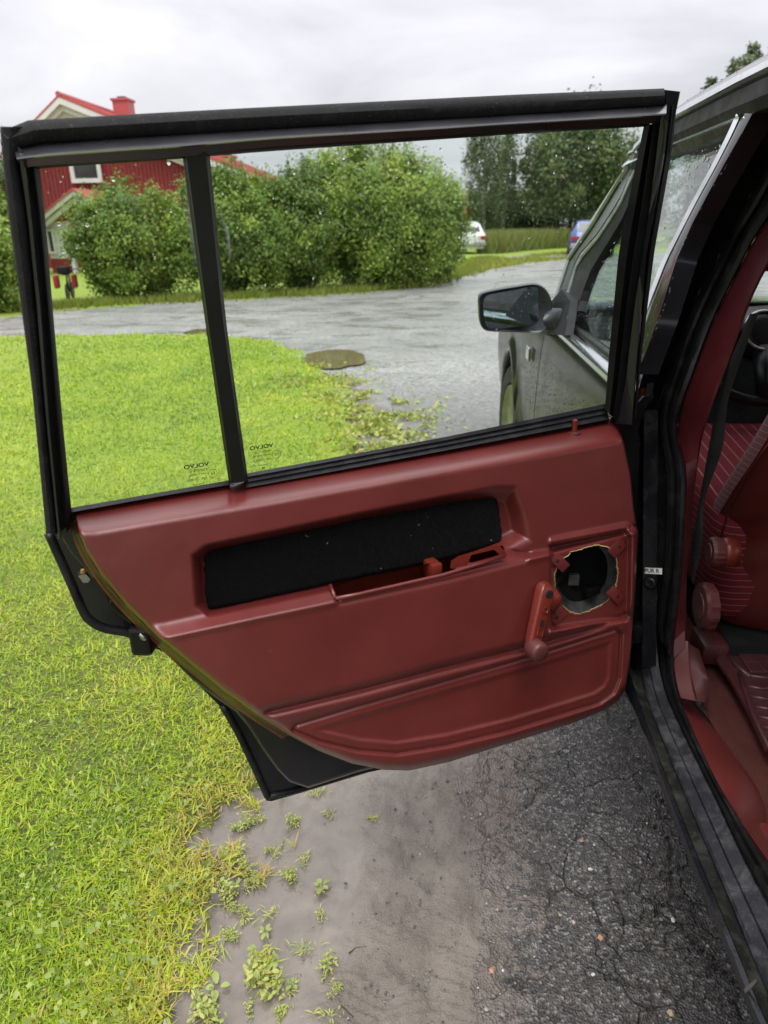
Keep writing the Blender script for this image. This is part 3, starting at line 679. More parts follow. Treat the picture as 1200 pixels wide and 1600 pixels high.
WEEDS = [
 (502, 1386, 'rosette', .050, 'four leaved pale rosette lying alone on the mud, furthest right of the weeds'),
 (587, 1281, 'tuft', .026, 'tiny grass tuft standing alone in the mud below the red door panel'),
 (415, 1535, 'bush', .075, 'largest bushy weed with yellow buds near the bottom of the puddle'),
 (340, 1545, 'rosette', .060, 'pale oval leaved rosette at the muddy lawn edge left of the budding bushy weed'),
 (455, 1372, 'bush', .040, 'leafy weed just left of the lone four leaved rosette'),
 (400, 1378, 'tuft', .036, 'upright green tuft in the puddle between lawn edge and leafy weed'),
 (472, 1484, 'tuft', .040, 'green tuft with bent blades right of and above the budding bushy weed'),
 (415, 1458, 'rosette', .036, 'small pale rosette in the middle of the puddle'),
 (462, 1284, 'bush', .036, 'trailing weed just below the black corner of the open door'),
 (496, 1240, 'tuft', .040, 'grass tuft right beside the black bottom corner of the open door'),
 (512, 1272, 'tuft', .030, 'thin sprig to the right of the trailing weed under the door'),
 (432, 1333, 'tuft', .034, 'thin leaning grass sprig in the upper puddle'),
 (476, 1345, 'tuft', .034, 'pair of thin upright sprigs above the leafy weed'),
 (385, 1290, 'bush', .042, 'yellowish moss tuft at the upper lawn edge of the puddle'),
 (372, 1345, 'bush', .052, 'spreading yellow green weed clump along the lawn edge'),
 (358, 1395, 'bush', .056, 'spreading weed clump against the lawn edge beside the puddle'),
 (425, 1428, 'tuft', .034, 'small feathery weed above the middle rosette'),
 (502, 1432, 'tuft', .028, 'faint thin weed half under water right of the middle of the puddle'),
 (458, 1540, 'rosette', .034, 'small rosette touching the right side of the budding bushy weed'),
 (437, 1588, 'bush', .026, 'single bright green sprig at the bottom of the picture'),
 (510, 1510, 'bush', .036, 'dark weed cushion at the end of a small mud ridge'),
 (512, 1585, 'tuft', .036, 'grass tuft beside a twig at the bottom of the puddle'),
 (528, 1545, 'bush', .030, 'low creeping weed on the mud right of the budding bushy weed'),
 (322, 1590, 'bush', .060, 'yellow grass clump at the bottom on the muddy lawn corner'),
 (308, 1500, 'tuft', .060, 'long bladed grass tuft overhanging the mud at the lower lawn edge'),
 (420, 1492, 'tuft', .030, 'thin dark tuft just above the budding bushy weed'),
]
for wdef in WEEDS: weed(*wdef)
for k in range(20):
    t = RNG.random(); px_ = 330 + 40 * (1 - t) + RNG.random() ** 1.5 * 150; py_ = 1260 + 330 * t
    weed(px_, py_, 'tuft' if RNG.random() < .6 else 'bush', RNG.uniform(.018, .034), 'tiny green sprig poking out of the mud between lawn edge and asphalt')
# weed mats on the far lawn edge seen through the big window
def edge_mat(n):
    P = resample(np.array(ground_line([(470, 585), (520, 610), (560, 640), (575, 680), (560, 700), (600, 640)])), n); P = P + RNG.normal(size=P.shape) * [.20, .30]
    k = fbm(P[:, 0] * 5, P[:, 1] * 5, 3, 23) > .47; P = P[k]
    C = np.c_[P, np.full(len(P), .012)]; N = np.zeros_like(C); N[:, 2] = 1
    return leaves(C, .045 * np.ones(len(C)), N, .5, .5), np.repeat(RNG.uniform(.2, 1, len(C)), 4)
vf, var = edge_mat(6000)
prop(obj('creeping_weed', vf, MAT['weed_leaf'], origin=(0, 0, 0), attrs=dict(var=var)), 'creeping weeds breaking up the driveway edge behind the window', 'weeds', kind='stuff')

for pts, r, l in [([(512, 1560), (528, 1568), (540, 1578), (552, 1590)], .0016, 'bent wet twig lying in the mud at the bottom of the picture'), ([(318, 1392), (326, 1372), (333, 1352)], .0011, 'thin dark twig lying on the soil at the lawn edge'), ([(545, 1490), (556, 1482), (572, 1480)], .0014, 'short dark stick on the small mud ridge')]:
    P = np.array([P0(a, b) for a, b in pts]) + np.array([0, 0, r]); prop(obj('twig', tube(P, np.linspace(r, r * .5, len(P)), 6), MAT['bark'], smooth=True), l, 'twig', 'twigs lying in the mud')
# loose stones on the asphalt
def stone(c, r, sq=0.6):
    bm = bmesh.new(); bmesh.ops.create_icosphere(bm, subdivisions=1, radius=1)
    V = np.array([v.co[:] for v in bm.verts]); F = [tuple(v.index for v in f.verts) for f in bm.faces]; bm.free()
    V = V * (1 + RNG.normal(size=(len(V), 1)) * .18) * [r, r * RNG.uniform(.6, 1), r * sq]
    a = RNG.uniform(0, 6.28); R = np.array([[math.cos(a), -math.sin(a), 0], [math.sin(a), math.cos(a), 0], [0, 0, 1]])
    return V @ R.T + np.asarray(c), F
simple('stone_white', (0.55, 0.54, 0.51), 0.6); simple('stone_orange', (0.42, 0.22, 0.13), 0.6); simple('stone_tan', (0.36, 0.27, 0.17), 0.6); simple('stone_grey', (0.2, 0.19, 0.18), 0.6)
for px, py, r, m, l in [(1051, 1439, .0062, 'stone_white', 'brightest white pebble on the asphalt, near the middle of the lower right'),
                        (922, 1359, .0055, 'stone_white', 'flat white stone chip on the cracked asphalt nearer the mud'),
                        (1001, 1348, .0042, 'stone_tan', 'round cream pebble between the two white ones'),
                        (1049, 1584, .0066, 'stone_tan', 'tan pebble at the bottom of the picture on the asphalt'),
                        (938, 1466, .0062, 'stone_orange', 'pinkish stone chip on the asphalt left of the white pebble'),
                        (908, 1315, .0058, 'stone_orange', 'orange pebble at the left edge of the cracked asphalt'),
                        (768, 1518, .0060, 'stone_orange', 'orange stone where the mud meets the asphalt at the bottom'),
                        (926, 1524, .0052, 'stone_white', 'small pale pebble low on the asphalt left of the tan one'),
                        (937, 1297, .0060, 'stone_grey', 'grey stone on the asphalt just above the flat white chip')]:
    c = P0(px, py); prop(obj('pebble', stone(c + [0, 0, r * .35], r), MAT[m], origin=c), l, 'pebble', 'pebbles lying on the asphalt')
mb = MB(); vr = []
for k in range(1300):
    y = 0.7 + 2.4 * RNG.random() ** 1.3; x = RNG.uniform(-0.05 + 0 * y, 0.75)
    r = 0.0012 + 0.0032 * RNG.random() ** 4; V, F2 = stone((x, y, r * .2), r); mb.add(V, F2); vr += [RNG.random()] * len(V)
for k in range(1500):
    y = 0.7 + 1.6 * RNG.random() ** 1.2; x = float(mud_right(y)) + RNG.normal() * .11 - .02
    r = 0.0010 + 0.0036 * RNG.random() ** 4; V, F2 = stone((x, y, r * .3), r); mb.add(V, F2); vr += [RNG.random() * .78] * len(V)
s = NT('stone_mix'); c = s.ramp(s.attr('var'), [(0, (0.06, 0.058, 0.055)), (0.5, (0.12, 0.11, 0.10)), (0.8, (0.34, 0.31, 0.27)), (0.93, (0.55, 0.53, 0.5)), (1, (0.38, 0.2, 0.12))])
MAT['stone_mix'] = s.done(s.bsdf(color=c, rough=.6))
prop(obj('gravel', mb.vf(), MAT['stone_mix'], origin=(0, 0, 0), attrs=dict(var=np.array(vr))), 'tiny stone chips scattered over the asphalt', 'gravel', kind='stuff')

# ------------------------------------------------------------------ trees
def tree(name, label, cat, x, y, h, rad, n, lsize, mat='tree_leaf', bark='bark', group=None, trunk=0.16, shape='broad', tone0=0.0, nclump=90):
    b = np.array([x, y, 0.0]); t = thing(name, label, cat, b, group); mb = MB()
    mb.add(*limb(b - [0, 0, .1], b + [jit(.2), jit(.2), h * .93], trunk, trunk * .15, 8, .015))
    if shape == 'conifer':
        C = []; N = []
        for z in np.arange(h * .08, h * .985, h * .022):
            f = (1 - z / h); r = rad * f ** .75 + .16; m = 7 + int(6 * f)
            for a in RNG.uniform(0, 6.283, m):
                L = r * RNG.uniform(.55, 1.15); tip = b + [math.cos(a) * L, math.sin(a) * L, z - L * .22 + jit(.1) + .25 * (f < .2)]; p0 = b + [0, 0, z]
                if RNG.random() < .4: mb.add(*limb(p0, tip, .03 * f + .01, .006, 4, .02))
                k = int(n / (45 * m)) + 7; q = RNG.uniform(.12, 1.03, k)[:, None]
                C.append(p0 * (1 - q) + tip * q + RNG.normal(size=(k, 3)) * [.10, .10, .07] * (L + .3) * .55); N.append(np.tile([math.cos(a), math.sin(a), .9], (k, 1)))
        C = np.concatenate(C); N = np.concatenate(N); T = RNG.random(len(C)) * .6
    else:
        c = b + [0, 0, h * .56]; rr_ = np.array([rad, rad, h * .46])
        C, N, T = clump_cloud(c, rr_, n, nclump, .13, .78, -.95)
        for k in range(16):
            a = RNG.uniform(0, 6.283); z = h * RNG.uniform(.22, .75); q = b + [math.cos(a) * rad * .75, math.sin(a) * rad * .75, z + h * RNG.uniform(.08, .22)]
            mb.add(*limb(b + [0, 0, z], q, trunk * .35, .012, 5, .05))
        if shape == 'birch':
            k = RNG.random(len(C)) < .5; C[k, 2] -= RNG.random(k.sum()) * h * .10
    keep = C[:, 2] > .15; C, N, T = C[keep], N[keep], T[keep]
    V, F = leaves(C, lsize, N, .62)
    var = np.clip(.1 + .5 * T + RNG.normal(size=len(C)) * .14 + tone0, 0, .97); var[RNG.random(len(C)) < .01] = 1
    obj('trunk', mb.vf(), MAT[bark], t, smooth=True)
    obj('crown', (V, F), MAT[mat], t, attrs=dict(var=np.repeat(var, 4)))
    return t
def gx_at(px, y): return float(on_y(px, 380, y)[0])
G_T = 'trees beyond the gravel yard'
tree('birch_tree', 'thin dark birch with see-through crown standing behind the white car', 'tree', gx_at(752, 44), 44, 6.9, 1.30, 6000, .17, bark='birch_bark', group=G_T, shape='birch', nclump=70, tone0=-.08)
tree('birch_tree', 'slender hanging birch between the thin dark birch and the big broad tree', 'tree', gx_at(785, 47), 47, 7.3, .80, 4200, .17, bark='birch_bark', group=G_T, shape='birch', nclump=70)
tree('broad_tree', 'largest broad leafy tree in the right half of the big window', 'tree', gx_at(886, 46), 46, 7.6, 2.9, 24000, .23, group=G_T, tone0=.06, nclump=130)
tree('broad_tree', 'rounder lower green tree filling the gap left of the largest broad tree', 'tree', gx_at(820, 50), 50, 3.4, 2.0, 7000, .20, group=G_T, tone0=.0)
tree('broad_tree', 'brownish green tree seen beside the silver windscreen pillar', 'tree', gx_at(985, 49), 49, 6.0, 2.3, 16000, .20, group=G_T, tone0=.12)
tree('broad_tree', 'dark green tree low behind the roadside tall weeds', 'tree', gx_at(775, 52), 52, 3.6, 2.3, 8000, .2, group=G_T, tone0=-.12)
def tip_at(px, py, y): q = on_y(px, py, y); return float(q[0]), float(q[2])
for px, py, y, rad, n, lab in [(1178, 74, 40, 2.3, 9000, 'tallest spruce whose pointed top shows above the wet car roof'), (1113, 126, 41, 1.7, 5200, 'thin spiky young spruce low above the car roof next to the door corner'), (1150, 96, 43, 1.6, 5000, 'loose spruce just left of the tallest one above the car roof'), (1222, 60, 41, 2.4, 9000, 'dense spruce at the right edge of the picture above the car roof')]:
    x_, h_ = tip_at(px, py, y); tree('spruce_tree', lab, 'tree', x_, y, h_, rad, n, .17, 'conifer_leaf', group='spruces behind the car roof', shape='conifer', tone0=.1)
tree('broad_tree', 'dark leafy tree behind the hedge at the far left edge', 'tree', gx_at(-30, 22), 22, 4.1, 1.7, 9000, .13, group=G_T, tone0=-.05)
# tall weeds in front of the trees
P = resample(np.array(ground_line([(766, 397), (800, 393), (850, 389), (915, 386), (990, 380)])), 6000); P[:, 1] += np.abs(RNG.normal(size=len(P))) * 2.2
C = np.repeat(np.c_[P, np.zeros(len(P))], 5, 0); m = len(C); C[:, :2] += RNG.normal(size=(m, 2)) * .25
hh = .92 * RNG.uniform(.35, 1.2, m); d = unit(m) * .55; d[:, 2] = 1; s_ = unit(m); s_[:, 2] *= .2
Vw = np.stack([C - s_ * .012, C + s_ * .012, C + d * hh[:, None] * .6 + s_ * .03, C + d * hh[:, None]], 1).reshape(-1, 3); i = np.arange(m)[:, None] * 4
prop(obj('tall_weeds', (Vw, np.concatenate([i + [[0, 1, 2]], i + [[0, 2, 3]]])), MAT['weed_stalk'], attrs=dict(var=np.repeat(RNG.random(m), 4))),
     'band of tall brownish weeds in front of the far trees', 'weeds', kind='stuff')
# yellow grass spit between the two gravel lanes
P = np.array(ground_line([(716, 420), (760, 409), (820, 402), (884, 396), (884, 404), (800, 414), (740, 424)]))
q = RNG.random((9000, 2)); lo, hi = P.min(0), P.max(0); q = lo + q * (hi - lo); q = q[poly_sdf(P, q[:, 0], q[:, 1]) < .2]
k = fbm(q[:, 0] * .6, q[:, 1] * .5, 3, 6) > .44; q = q[k]; m = len(q); C = np.c_[q, np.zeros(m)]; d = unit(m) * .5; d[:, 2] = 1; s_ = unit(m); s_[:, 2] = 0
Vw = np.stack([C - s_ * .05, C + s_ * .05, C + d * (.14 * RNG.uniform(.4, 1.2, m))[:, None]], 1).reshape(-1, 3)
prop(obj('yellow_grass', (Vw, np.arange(3 * m).reshape(-1, 3)), MAT['verge_grass'], attrs=dict(var=np.repeat(RNG.uniform(.4, 1, m), 3))), 'yellowish grass patch on the gravel in front of the white car', 'grass', kind='stuff')

# ------------------------------------------------------------------ red house
s = NT('red_boards'); n = s.noise(6, 5)
MAT['red_boards'] = s.done(s.bsdf(color=s.mix(s.rng(n, .3, .7), (0.20, 0.022, 0.022), (0.27, 0.036, 0.034)), rough=.7, normal=s.bump(s.noise(40, 4), .2, .01)))
simple('red_roof', (0.42, 0.085, 0.080), 0.35, var=.12, bump=0.1); simple('house_white', (0.66, 0.66, 0.63), 0.55, var=.06, scale=5)
s = NT('house_glass'); MAT['house_glass'] = s.done(s.bsdf(color=(0.05, 0.045, 0.05), rough=.05, spec=.6))
HY = 27.0
AP = on_y(103, 152, HY); RE = on_y(392, 271, HY); ax_, az_ = AP[0], AP[2]
sl = 0.72; lx = ax_ - (az_ - 2.7) / sl; rx, rz = RE[0], RE[2]; sr = (az_ - rz) / (rx - ax_)
house = thing('red_house', 'red boarded house with white gable trim and red metal roof behind the hedge', 'house', (ax_, HY, 0))
mb = MB()
def gable_z(x): return az_ - (ax_ - x) * sl if x < ax_ else az_ - (x - ax_) * sr
WL, WR = lx + .55, rx - .6
poly = [(WL, 0), (WR, 0), (WR, gable_z(WR) - .1), (ax_, az_ - .14), (WL, gable_z(WL) - .1)]
V = [(x, HY, z) for x, z in poly] + [(x, HY + 9, z) for x, z in poly]; k5 = 5
mb.add(V, [tuple(range(5)), tuple(range(5, 10))[::-1]] + [(i, (i + 1) % 5, 5 + (i + 1) % 5, 5 + i) for i in range(5)])
obj('wall', mb.vf(), MAT['red_boards'], house, fix=True)
mb = MB()
xs = np.arange(WL + .06, WR, .145)
for x in xs: mb.add(*box((x, HY - .018, (gable_z(x) - .22) / 2), (.045, .036, gable_z(x) - .22)))
o = obj('batten', mb.vf(), MAT['red_boards'], house); o['kind'] = 'stuff'
def slab(x0, z0, x1, z1, y0, y1, th):
    V = [(x0, y0, z0), (x1, y0, z1), (x1, y0, z1 - th), (x0, y0, z0 - th), (x0, y1, z0), (x1, y1, z1), (x1, y1, z1 - th), (x0, y1, z0 - th)]
    return V, [(0, 1, 2, 3), (7, 6, 5, 4), (0, 4, 5, 1), (1, 5, 6, 2), (2, 6, 7, 3), (3, 7, 4, 0)]
mb = MB(); mb.add(*slab(ax_, az_, rx, rz, HY - .55, HY + 9.4, .07)); mb.add(*slab(lx, 2.7, ax_, az_, HY - .55, HY + 9.4, .07))
roof = obj('roof', mb.vf(), MAT['red_roof'], house, fix=True)
mb = MB()
for j in range(26):
    yy = HY - .5 + j * .38; mb.add(*slab(ax_, az_ + .035, rx, rz + .035, yy, yy + .05, .04))
mb.add(*tube([(ax_, HY - .56, az_ + .02), (ax_, HY + 9.4, az_ + .02)], .09, 8)); obj('roof_seam', mb.vf(), MAT['red_roof'], roof, fix=True)
for j, (dz, dy, th) in enumerate([(.07, -.54, .20), (.27, -.40, .19), (.46, -.24, .18)]):   # three nested barge boards on each side
    for a, b in ((ax_, rx), (lx, ax_)):
        za, zb_ = (az_, rz) if a == ax_ else (2.7, az_)
        obj('barge_board', slab(a, za - dz, b, zb_ - dz, HY + dy, HY + dy + .03 + .16, th), MAT['house_white'], house, fix=True)
obj('attic_vent', prism([(103, 177), (117, 187), (92, 189)], 0, .05, lambda a, b, n: on_y(a, b, HY - .03) - np.stack([0 * n, n, 0 * n], -1)), MAT['matt_black'], house, fix=True)
def chimney(px, pyt, y, wd, h):
    c = on_y(px, pyt, y); t = [0, 0, 0]
    o = obj('chimney', bevel_box(c - [0, 0, h / 2], (wd, wd, h), .015), MAT['red_roof'], house)
    obj('chimney_cap', bevel_box(c + [0, 0, .02], (wd + .10, wd + .10, .09), .015), MAT['red_roof'], o)
    obj('chimney_flue', box(c + [0, 0, .09], (wd * .5, wd * .5, .10)), MAT['matt_black'], o)
chimney(192, 158, 30.5, .62, 1.6); chimney(356, 246, 31.5, .55, 1.4)
def house_window(x0, x1, z0, z1, y, parent, bars=1, fw=.11):
    f = obj('window', box(((x0 + x1) / 2, y + .02, (z0 + z1) / 2), (x1 - x0, .02, z1 - z0)), MAT['house_glass'], parent)
    mb = MB()
    for x in (x0, x1): mb.add(*box((x, y - .03, (z0 + z1) / 2), (fw, .07, z1 - z0 + fw)))
    for z in (z0, z1): mb.add(*box(((x0 + x1) / 2, y - .031, z), (x1 - x0 - fw, .07, fw)))
    for k in range(bars): mb.add(*box((x0 + (x1 - x0) * (k + 1) / (bars + 1), y - .012, (z0 + z1) / 2), (.05, .04, z1 - z0 - fw)))
    obj('window_frame', mb.vf(), MAT['house_white'], f)
wa = on_y(118, 283, HY); wb = on_y(160, 283, HY)
house_window(wa[0], wb[0], wa[2], wa[2] + 1.2, HY - .10, house, 0, .14)
# porch in front of the gable
PY = 23.5
pa = on_y(72, 341, PY); pb_ = on_y(106, 313, PY); psl = (pb_[2] - pa[2]) / (pb_[0] - pa[0])
porch = thing('porch', 'white porch with its own little gable and red base beside the hedge', 'porch', (pa[0] + .6, PY, 0))
pax = pa[0] + 1.25; paz = pa[2] + 1.25 * psl
for k in (0, 1):
    mb = MB(); dz = k * .17
    mb.add(*slab(pa[0] - .25, pa[2] - .25 * psl - dz, pax, paz - dz, PY - .45 + .14 * k, PY - .33 + .14 * k, .14)); mb.add(*slab(pax, paz - dz, pax + 1.5, paz - 1.5 * psl - dz, PY - .45 + .14 * k, PY - .33 + .14 * k, .14))
    obj('barge_board', mb.vf(), MAT['house_white'], porch, fix=True)
mb = MB(); mb.add(*slab(pa[0] - .25, pa[2] - .25 * psl + .05, pax, paz + .05, PY - .5, HY, .06)); mb.add(*slab(pax, paz + .05, pax + 1.5, paz - 1.5 * psl + .05, PY - .5, HY, .06))
obj('porch_roof', mb.vf(), MAT['red_roof'], porch, fix=True)
zt = float(on_y(90, 346, PY)[2]); zm = float(on_y(90, 404, PY)[2]); xl = pa[0] - .1; xr = float(on_y(108, 380, PY)[0])
obj('porch_wall', box(((xl + xr) / 2, PY + .1, (zt + zm) / 2), (xr - xl, .12, zt - zm)), MAT['house_white'], porch)
obj('porch_base', box(((xl + xr) / 2 - .05, PY + .1, zm / 2), (xr - xl - .1, .14, zm)), MAT['red_boards'], porch)
obj('corner_post', box((xr + .06, PY + .02, zt / 2), (.13, .13, zt)), MAT['house_white'], porch)
w0 = on_y(74, 366, PY); w1 = on_y(88, 392, PY)
house_window(w0[0], w1[0], w1[2] - .05, w0[2] + .12, PY, porch, 0, .07)
shed = thing('red_shed', 'sliver of a red shed behind the hedge end beside the birch', 'shed', (gx_at(733, 46), 46, 0))
sx_ = gx_at(731, 46); obj('wall', box((sx_ - .75, 47, 1.3), (1.9, 2, 2.6)), MAT['red_boards'], shed); obj('roof', box((sx_ - .75, 47, 2.66), (2.2, 2.3, .12)), MAT['red_roof'], shed)
obj('corner_board', box((sx_ + .22, 45.98, 1.3), (.1, .06, 2.6)), MAT['red_roof'], shed)

# ------------------------------------------------------------------ child's bicycle with red bags by the hedge
bk = on_z(108, 471); BX, BY = bk[0], bk[1]
bike = thing('bicycle', 'small bicycle with bright red saddlebags parked against the hedge', 'bicycle', (BX, BY, 0))
simple('bag_red', (0.42, 0.03, 0.035), 0.6); simple('rubber_tyre', (0.012, 0.012, 0.012), 0.7)
def wheel_ring(c, ax, r, rt, n=28):
    u, v, _ = frame_of(ax); th = np.linspace(0, 2 * math.pi, n, endpoint=False)
    return tube(np.asarray(c) + r * (np.cos(th)[:, None] * u + np.sin(th)[:, None] * v), rt, 6, closed=True)
axb = np.array([.95, .3, 0]); axb /= np.linalg.norm(axb); fw_ = np.array([-.3, .95, 0])
for k in (-.0, .52):
    c = np.array([BX, BY, .165]) + fw_ * k
    wheel = obj('wheel', wheel_ring(c, axb, .14, .018), MAT['rubber_tyre'], bike, smooth=True)
    mb = MB(); u, v, _ = frame_of(axb)
    for a in np.arange(0, 3.14, .4): d = (math.cos(a) * u + math.sin(a) * v) * .135; mb.add(*tube([c - d, c + d], .0025, 4))
    mb.add(*tube([c - axb * .03, c + axb * .03], .014, 8)); obj('spokes', mb.vf(), MAT['steel'], wheel)
mb = MB(); c0 = np.array([BX, BY, .165]); c1 = c0 + fw_ * .52
for a, b in [(c0, c0 + fw_ * .15 + [0, 0, .28]), (c0 + fw_ * .15 + [0, 0, .30], c0 + fw_ * .22 + [0, 0, .0]), (c0 + fw_ * .22, c1 + [0, 0, .30] - fw_ * .07), (c0 + fw_ * .15 + [0, 0, .24], c1 + [0, 0, .32] - fw_ * .07), (c1, c1 + [0, 0, .36] - fw_ * .09), (c0, c0 + fw_ * .22)]:
    mb.add(*tube([a, b], .012, 6))
obj('frame', mb.vf(), MAT['black_plastic'], bike)
obj('handlebar', tube([c1 + [0, 0, .40] - fw_ * .1 + axb * q for q in (-.2, -.1, .1, .2)], .012, 6), MAT['black_plastic'], bike)
obj('saddle', bevel_box(c0 + fw_ * .15 + [0, 0, .33], (.10, .17, .05), .02), MAT['black_plastic'], bike)
for k in (-1, 1): obj('saddlebag', bevel_box(c0 + axb * .16 * k + [0, 0, .20] , (.085, .20, .24), .025, rz=.3), MAT['bag_red'], bike)
obj('rack_bag', bevel_box(c0 + [0, 0, .40], (.22, .2, .14), .03, rz=.3), MAT['matt_black'], bike)

# ------------------------------------------------------------------ parked cars in the far yard
simple('car_white', (0.66, 0.67, 0.66), 0.3, var=.04, coat=.4); simple('car_blue', (0.035, 0.075, 0.26), 0.22, coat=.6); simple('car_trim', (0.30, 0.29, 0.28), .6); simple('lamp_red', (0.35, 0.02, 0.03), .2)
def parked_car(label, x, y, rz, paint, L=4.3, W=1.66, H=1.40, rear=0.28, group='cars parked in the far yard'):
    t = thing('parked_car', label, 'car', (x, y, 0), group); c_, s2 = math.cos(rz), math.sin(rz)
    def X(V): V = np.asarray(V, float); return np.stack([x + V[:, 0] * c_ - V[:, 1] * s2, y + V[:, 0] * s2 + V[:, 1] * c_, V[:, 2]], -1)
    # stations from the tail (v=0) forward: v, half width at sill, belt, roof, belt z, roof z
    st = [(0.0, .70, .70, .62, .60, .78), (.06, .80, .78, .68, .66, .86), (.12, .82, .80, .62, .84, .95), (.34, .83, .81, .60, .90, 1.30 * H / 1.4), (.75, .83, .81, .60, .90, H), (1.9, .83, .81, .60, .90, H),
          (2.3, .83, .81, .58, .90, 1.30 * H / 1.4), (2.85, .83, .80, .66, .88, .93), (3.3, .82, .79, .66, .82, .86), (L - .12, .78, .75, .6, .68, .74), (L, .70, .68, .55, .58, .62)]
    R = []
    for v, a, b, r, zb2, zr in st:
        R.append([(-a * .96, v, .22), (-a, v, .42), (-b, v, zb2), (-r, v, zr - .03), (-r * .7, v, zr), (r * .7, v, zr), (r, v, zr - .03), (b, v, zb2), (a, v, .42), (a * .96, v, .22)])
    V, F = rings([X(r) for r in R], True, True); obj('body', (V, F), MAT[paint], t, smooth=True, sharp=28)
    def quad(P): return X(P), [(0, 1, 2, 3)]
    obj('rear_window', quad([(-.54, .115, .965), (.54, .115, .965), (.50, .315, 1.245), (-.50, .315, 1.245)]), MAT['house_glass'], t)
    for q in (-1, 1):
        obj('side_window', quad([(q * .800, .45, .93), (q * .800, 2.45, .93), (q * .635, 2.05, H - .06), (q * .635, .55, H - .06)]), MAT['house_glass'], t)
        obj('tail_lamp', bevel_box(X([(q * .66, .015, .70)])[0], (.24, .08, .15), .015, rz=rz), MAT['lamp_red'], t)
    obj('bumper', bevel_box(X([(0, -.05, .44)])[0], (W - .06, .14, .17), .03, rz=rz), MAT['car_trim'], t)
    obj('number_plate', box(X([(0, -.128, .50)])[0], (.5, .012, .11), rz=rz), MAT['house_white'], t)
    for v in (.75, L - .85):
        for q in (-1, 1):
            c = X([(q * .75, v, .30)])[0]; ax2 = X([(q * .75 + q, v, .30)])[0] - c
            wl = obj('wheel', lathe(c, ax2, [(-.09, .17), (-.09, .29), (-.06, .305), (.07, .305), (.095, .29), (.095, .19)], 20), MAT['rubber_tyre'], t, smooth=True, sharp=40)
            obj('rim', lathe(c, ax2, [(.06, .19), (.1, .185), (.07, .05), (.085, .03)], 16), MAT['steel'], wl, smooth=True)
    return t
pc = on_z(733, 396); parked_car('dented looking white hatchback half hidden behind the hedge end', pc[0] - .05, pc[1] - 1.0, math.radians(14), 'car_white', rear=.3)
pc = on_z(921, 402); parked_car('bright blue car with red tail lamp beyond the silver windscreen pillar', pc[0] - .05, pc[1] - .6, math.radians(-8), 'car_blue', H=1.36)

# ------------------------------------------------------------------ the black car
XC = 1.24                                            # centre line of the car
car = thing('car', 'wet black sedan with red interior and its left rear door wide open', 'car', (XC, 2.0, 0))
def sideS(x0, lean=0.26): return lambda a, b, n: side(a, b, 1.0 * x0, lean) - np.stack([np.asarray(n, float), 0 * np.asarray(n, float), 0 * np.asarray(n, float)], -1)
def mirx(V): V = np.asarray(V, float).copy(); V[:, 0] = 2 * XC - V[:, 0]; return V
def bodyx(z):                                        # left flank: x of the outer skin at height z
    return np.interp(z, [0.16, 0.24, 0.34, 0.52, 0.62, 0.80, 0.90, 0.93], [.42, .385, .352, .332, .330, .338, .352, .372])
ZS = np.array([.17, .22, .28, .34, .42, .50, .60, .70, .78, .84, .88, .905, .925])
def flank(y0, y1, zs=ZS, ny=8, bulge=0.0, th=.02):
    ys = np.linspace(y0, y1, ny); R = []
    for y in ys:
        o = [(bodyx(z) + .0 + bulge * ((y - y0) / (y1 - y0)) ** 2, y, z) for z in zs]; i = [(p[0] + th, p[1], p[2]) for p in o[::-1]]; R.append(o + i)
    return rings(R, True, True)
GAP = 2.50
obj_fd = obj('front_door', flank(1.315, GAP - .004, ZS[ZS > .33]), MAT['flank_paint'], car, smooth=True, sharp=40, fix=True)
# side moulding and belt chrome on the front door
obj('side_moulding', rings([[(bodyx(.53) - .004, y, .50), (bodyx(.53) - .016, y, .51), (bodyx(.53) - .016, y, .55), (bodyx(.53) - .004, y, .56)] for y in (1.318, 1.9, GAP - .006)], True, True), MAT['black_plastic'], obj_fd, fix=True)
obj('belt_moulding', rings([[(.352, y, .905), (.345, y, .915), (.346, y, .928), (.355, y, .936), (.372, y, .940), (.372, y, .915)] for y in (1.318, 1.9, GAP - .02)], True, True), MAT['chrome'], obj_fd, smooth=True, sharp=50, fix=True)
obj('window_sweep', rings([[(.373, y, .920), (.373, y, .948), (.385, y, .950), (.385, y, .92)] for y in (1.318, 2.45)], True, True), MAT['rubber'], obj_fd, fix=True)
def sp(y, z, off=0.0): return np.array([.345 + .26 * (z - BELT) - off, y, z])
gl_out = [(1.19, .945), (2.33, .955), (1.93, 1.325), (1.02, 1.345)]
gp = np.array([(1160, 190), (1060, 226), (984, 254), (980, 300), (940, 378), (905, 420), (888, 486), (945, 640), (982, 665), (998, 560), (1024, 475), (1074, 362), (1128, 262)], float)
obj('side_glass', (side(gp[:, 0], gp[:, 1], .375), [tuple(range(len(gp)))]), MAT['glass_front'], obj_fd)
def sbar(P, wd, off, th):                             # bar in the leaning side plane, P (y,z) centre path
    P = np.asarray(P, float); R = []
    for i in range(len(P)):
        d = P[min(i + 1, len(P) - 1)] - P[max(i - 1, 0)]; d /= np.linalg.norm(d); nn = np.array([-d[1], d[0]])
        a, b2 = P[i] + nn * wd / 2, P[i] - nn * wd / 2; m = P[i]
        R.append([sp(*a, off), sp(*(a * .7 + m * .3), off + th), sp(*(b2 * .7 + m * .3), off + th), sp(*b2, off)])
    return rings(R, True, True)
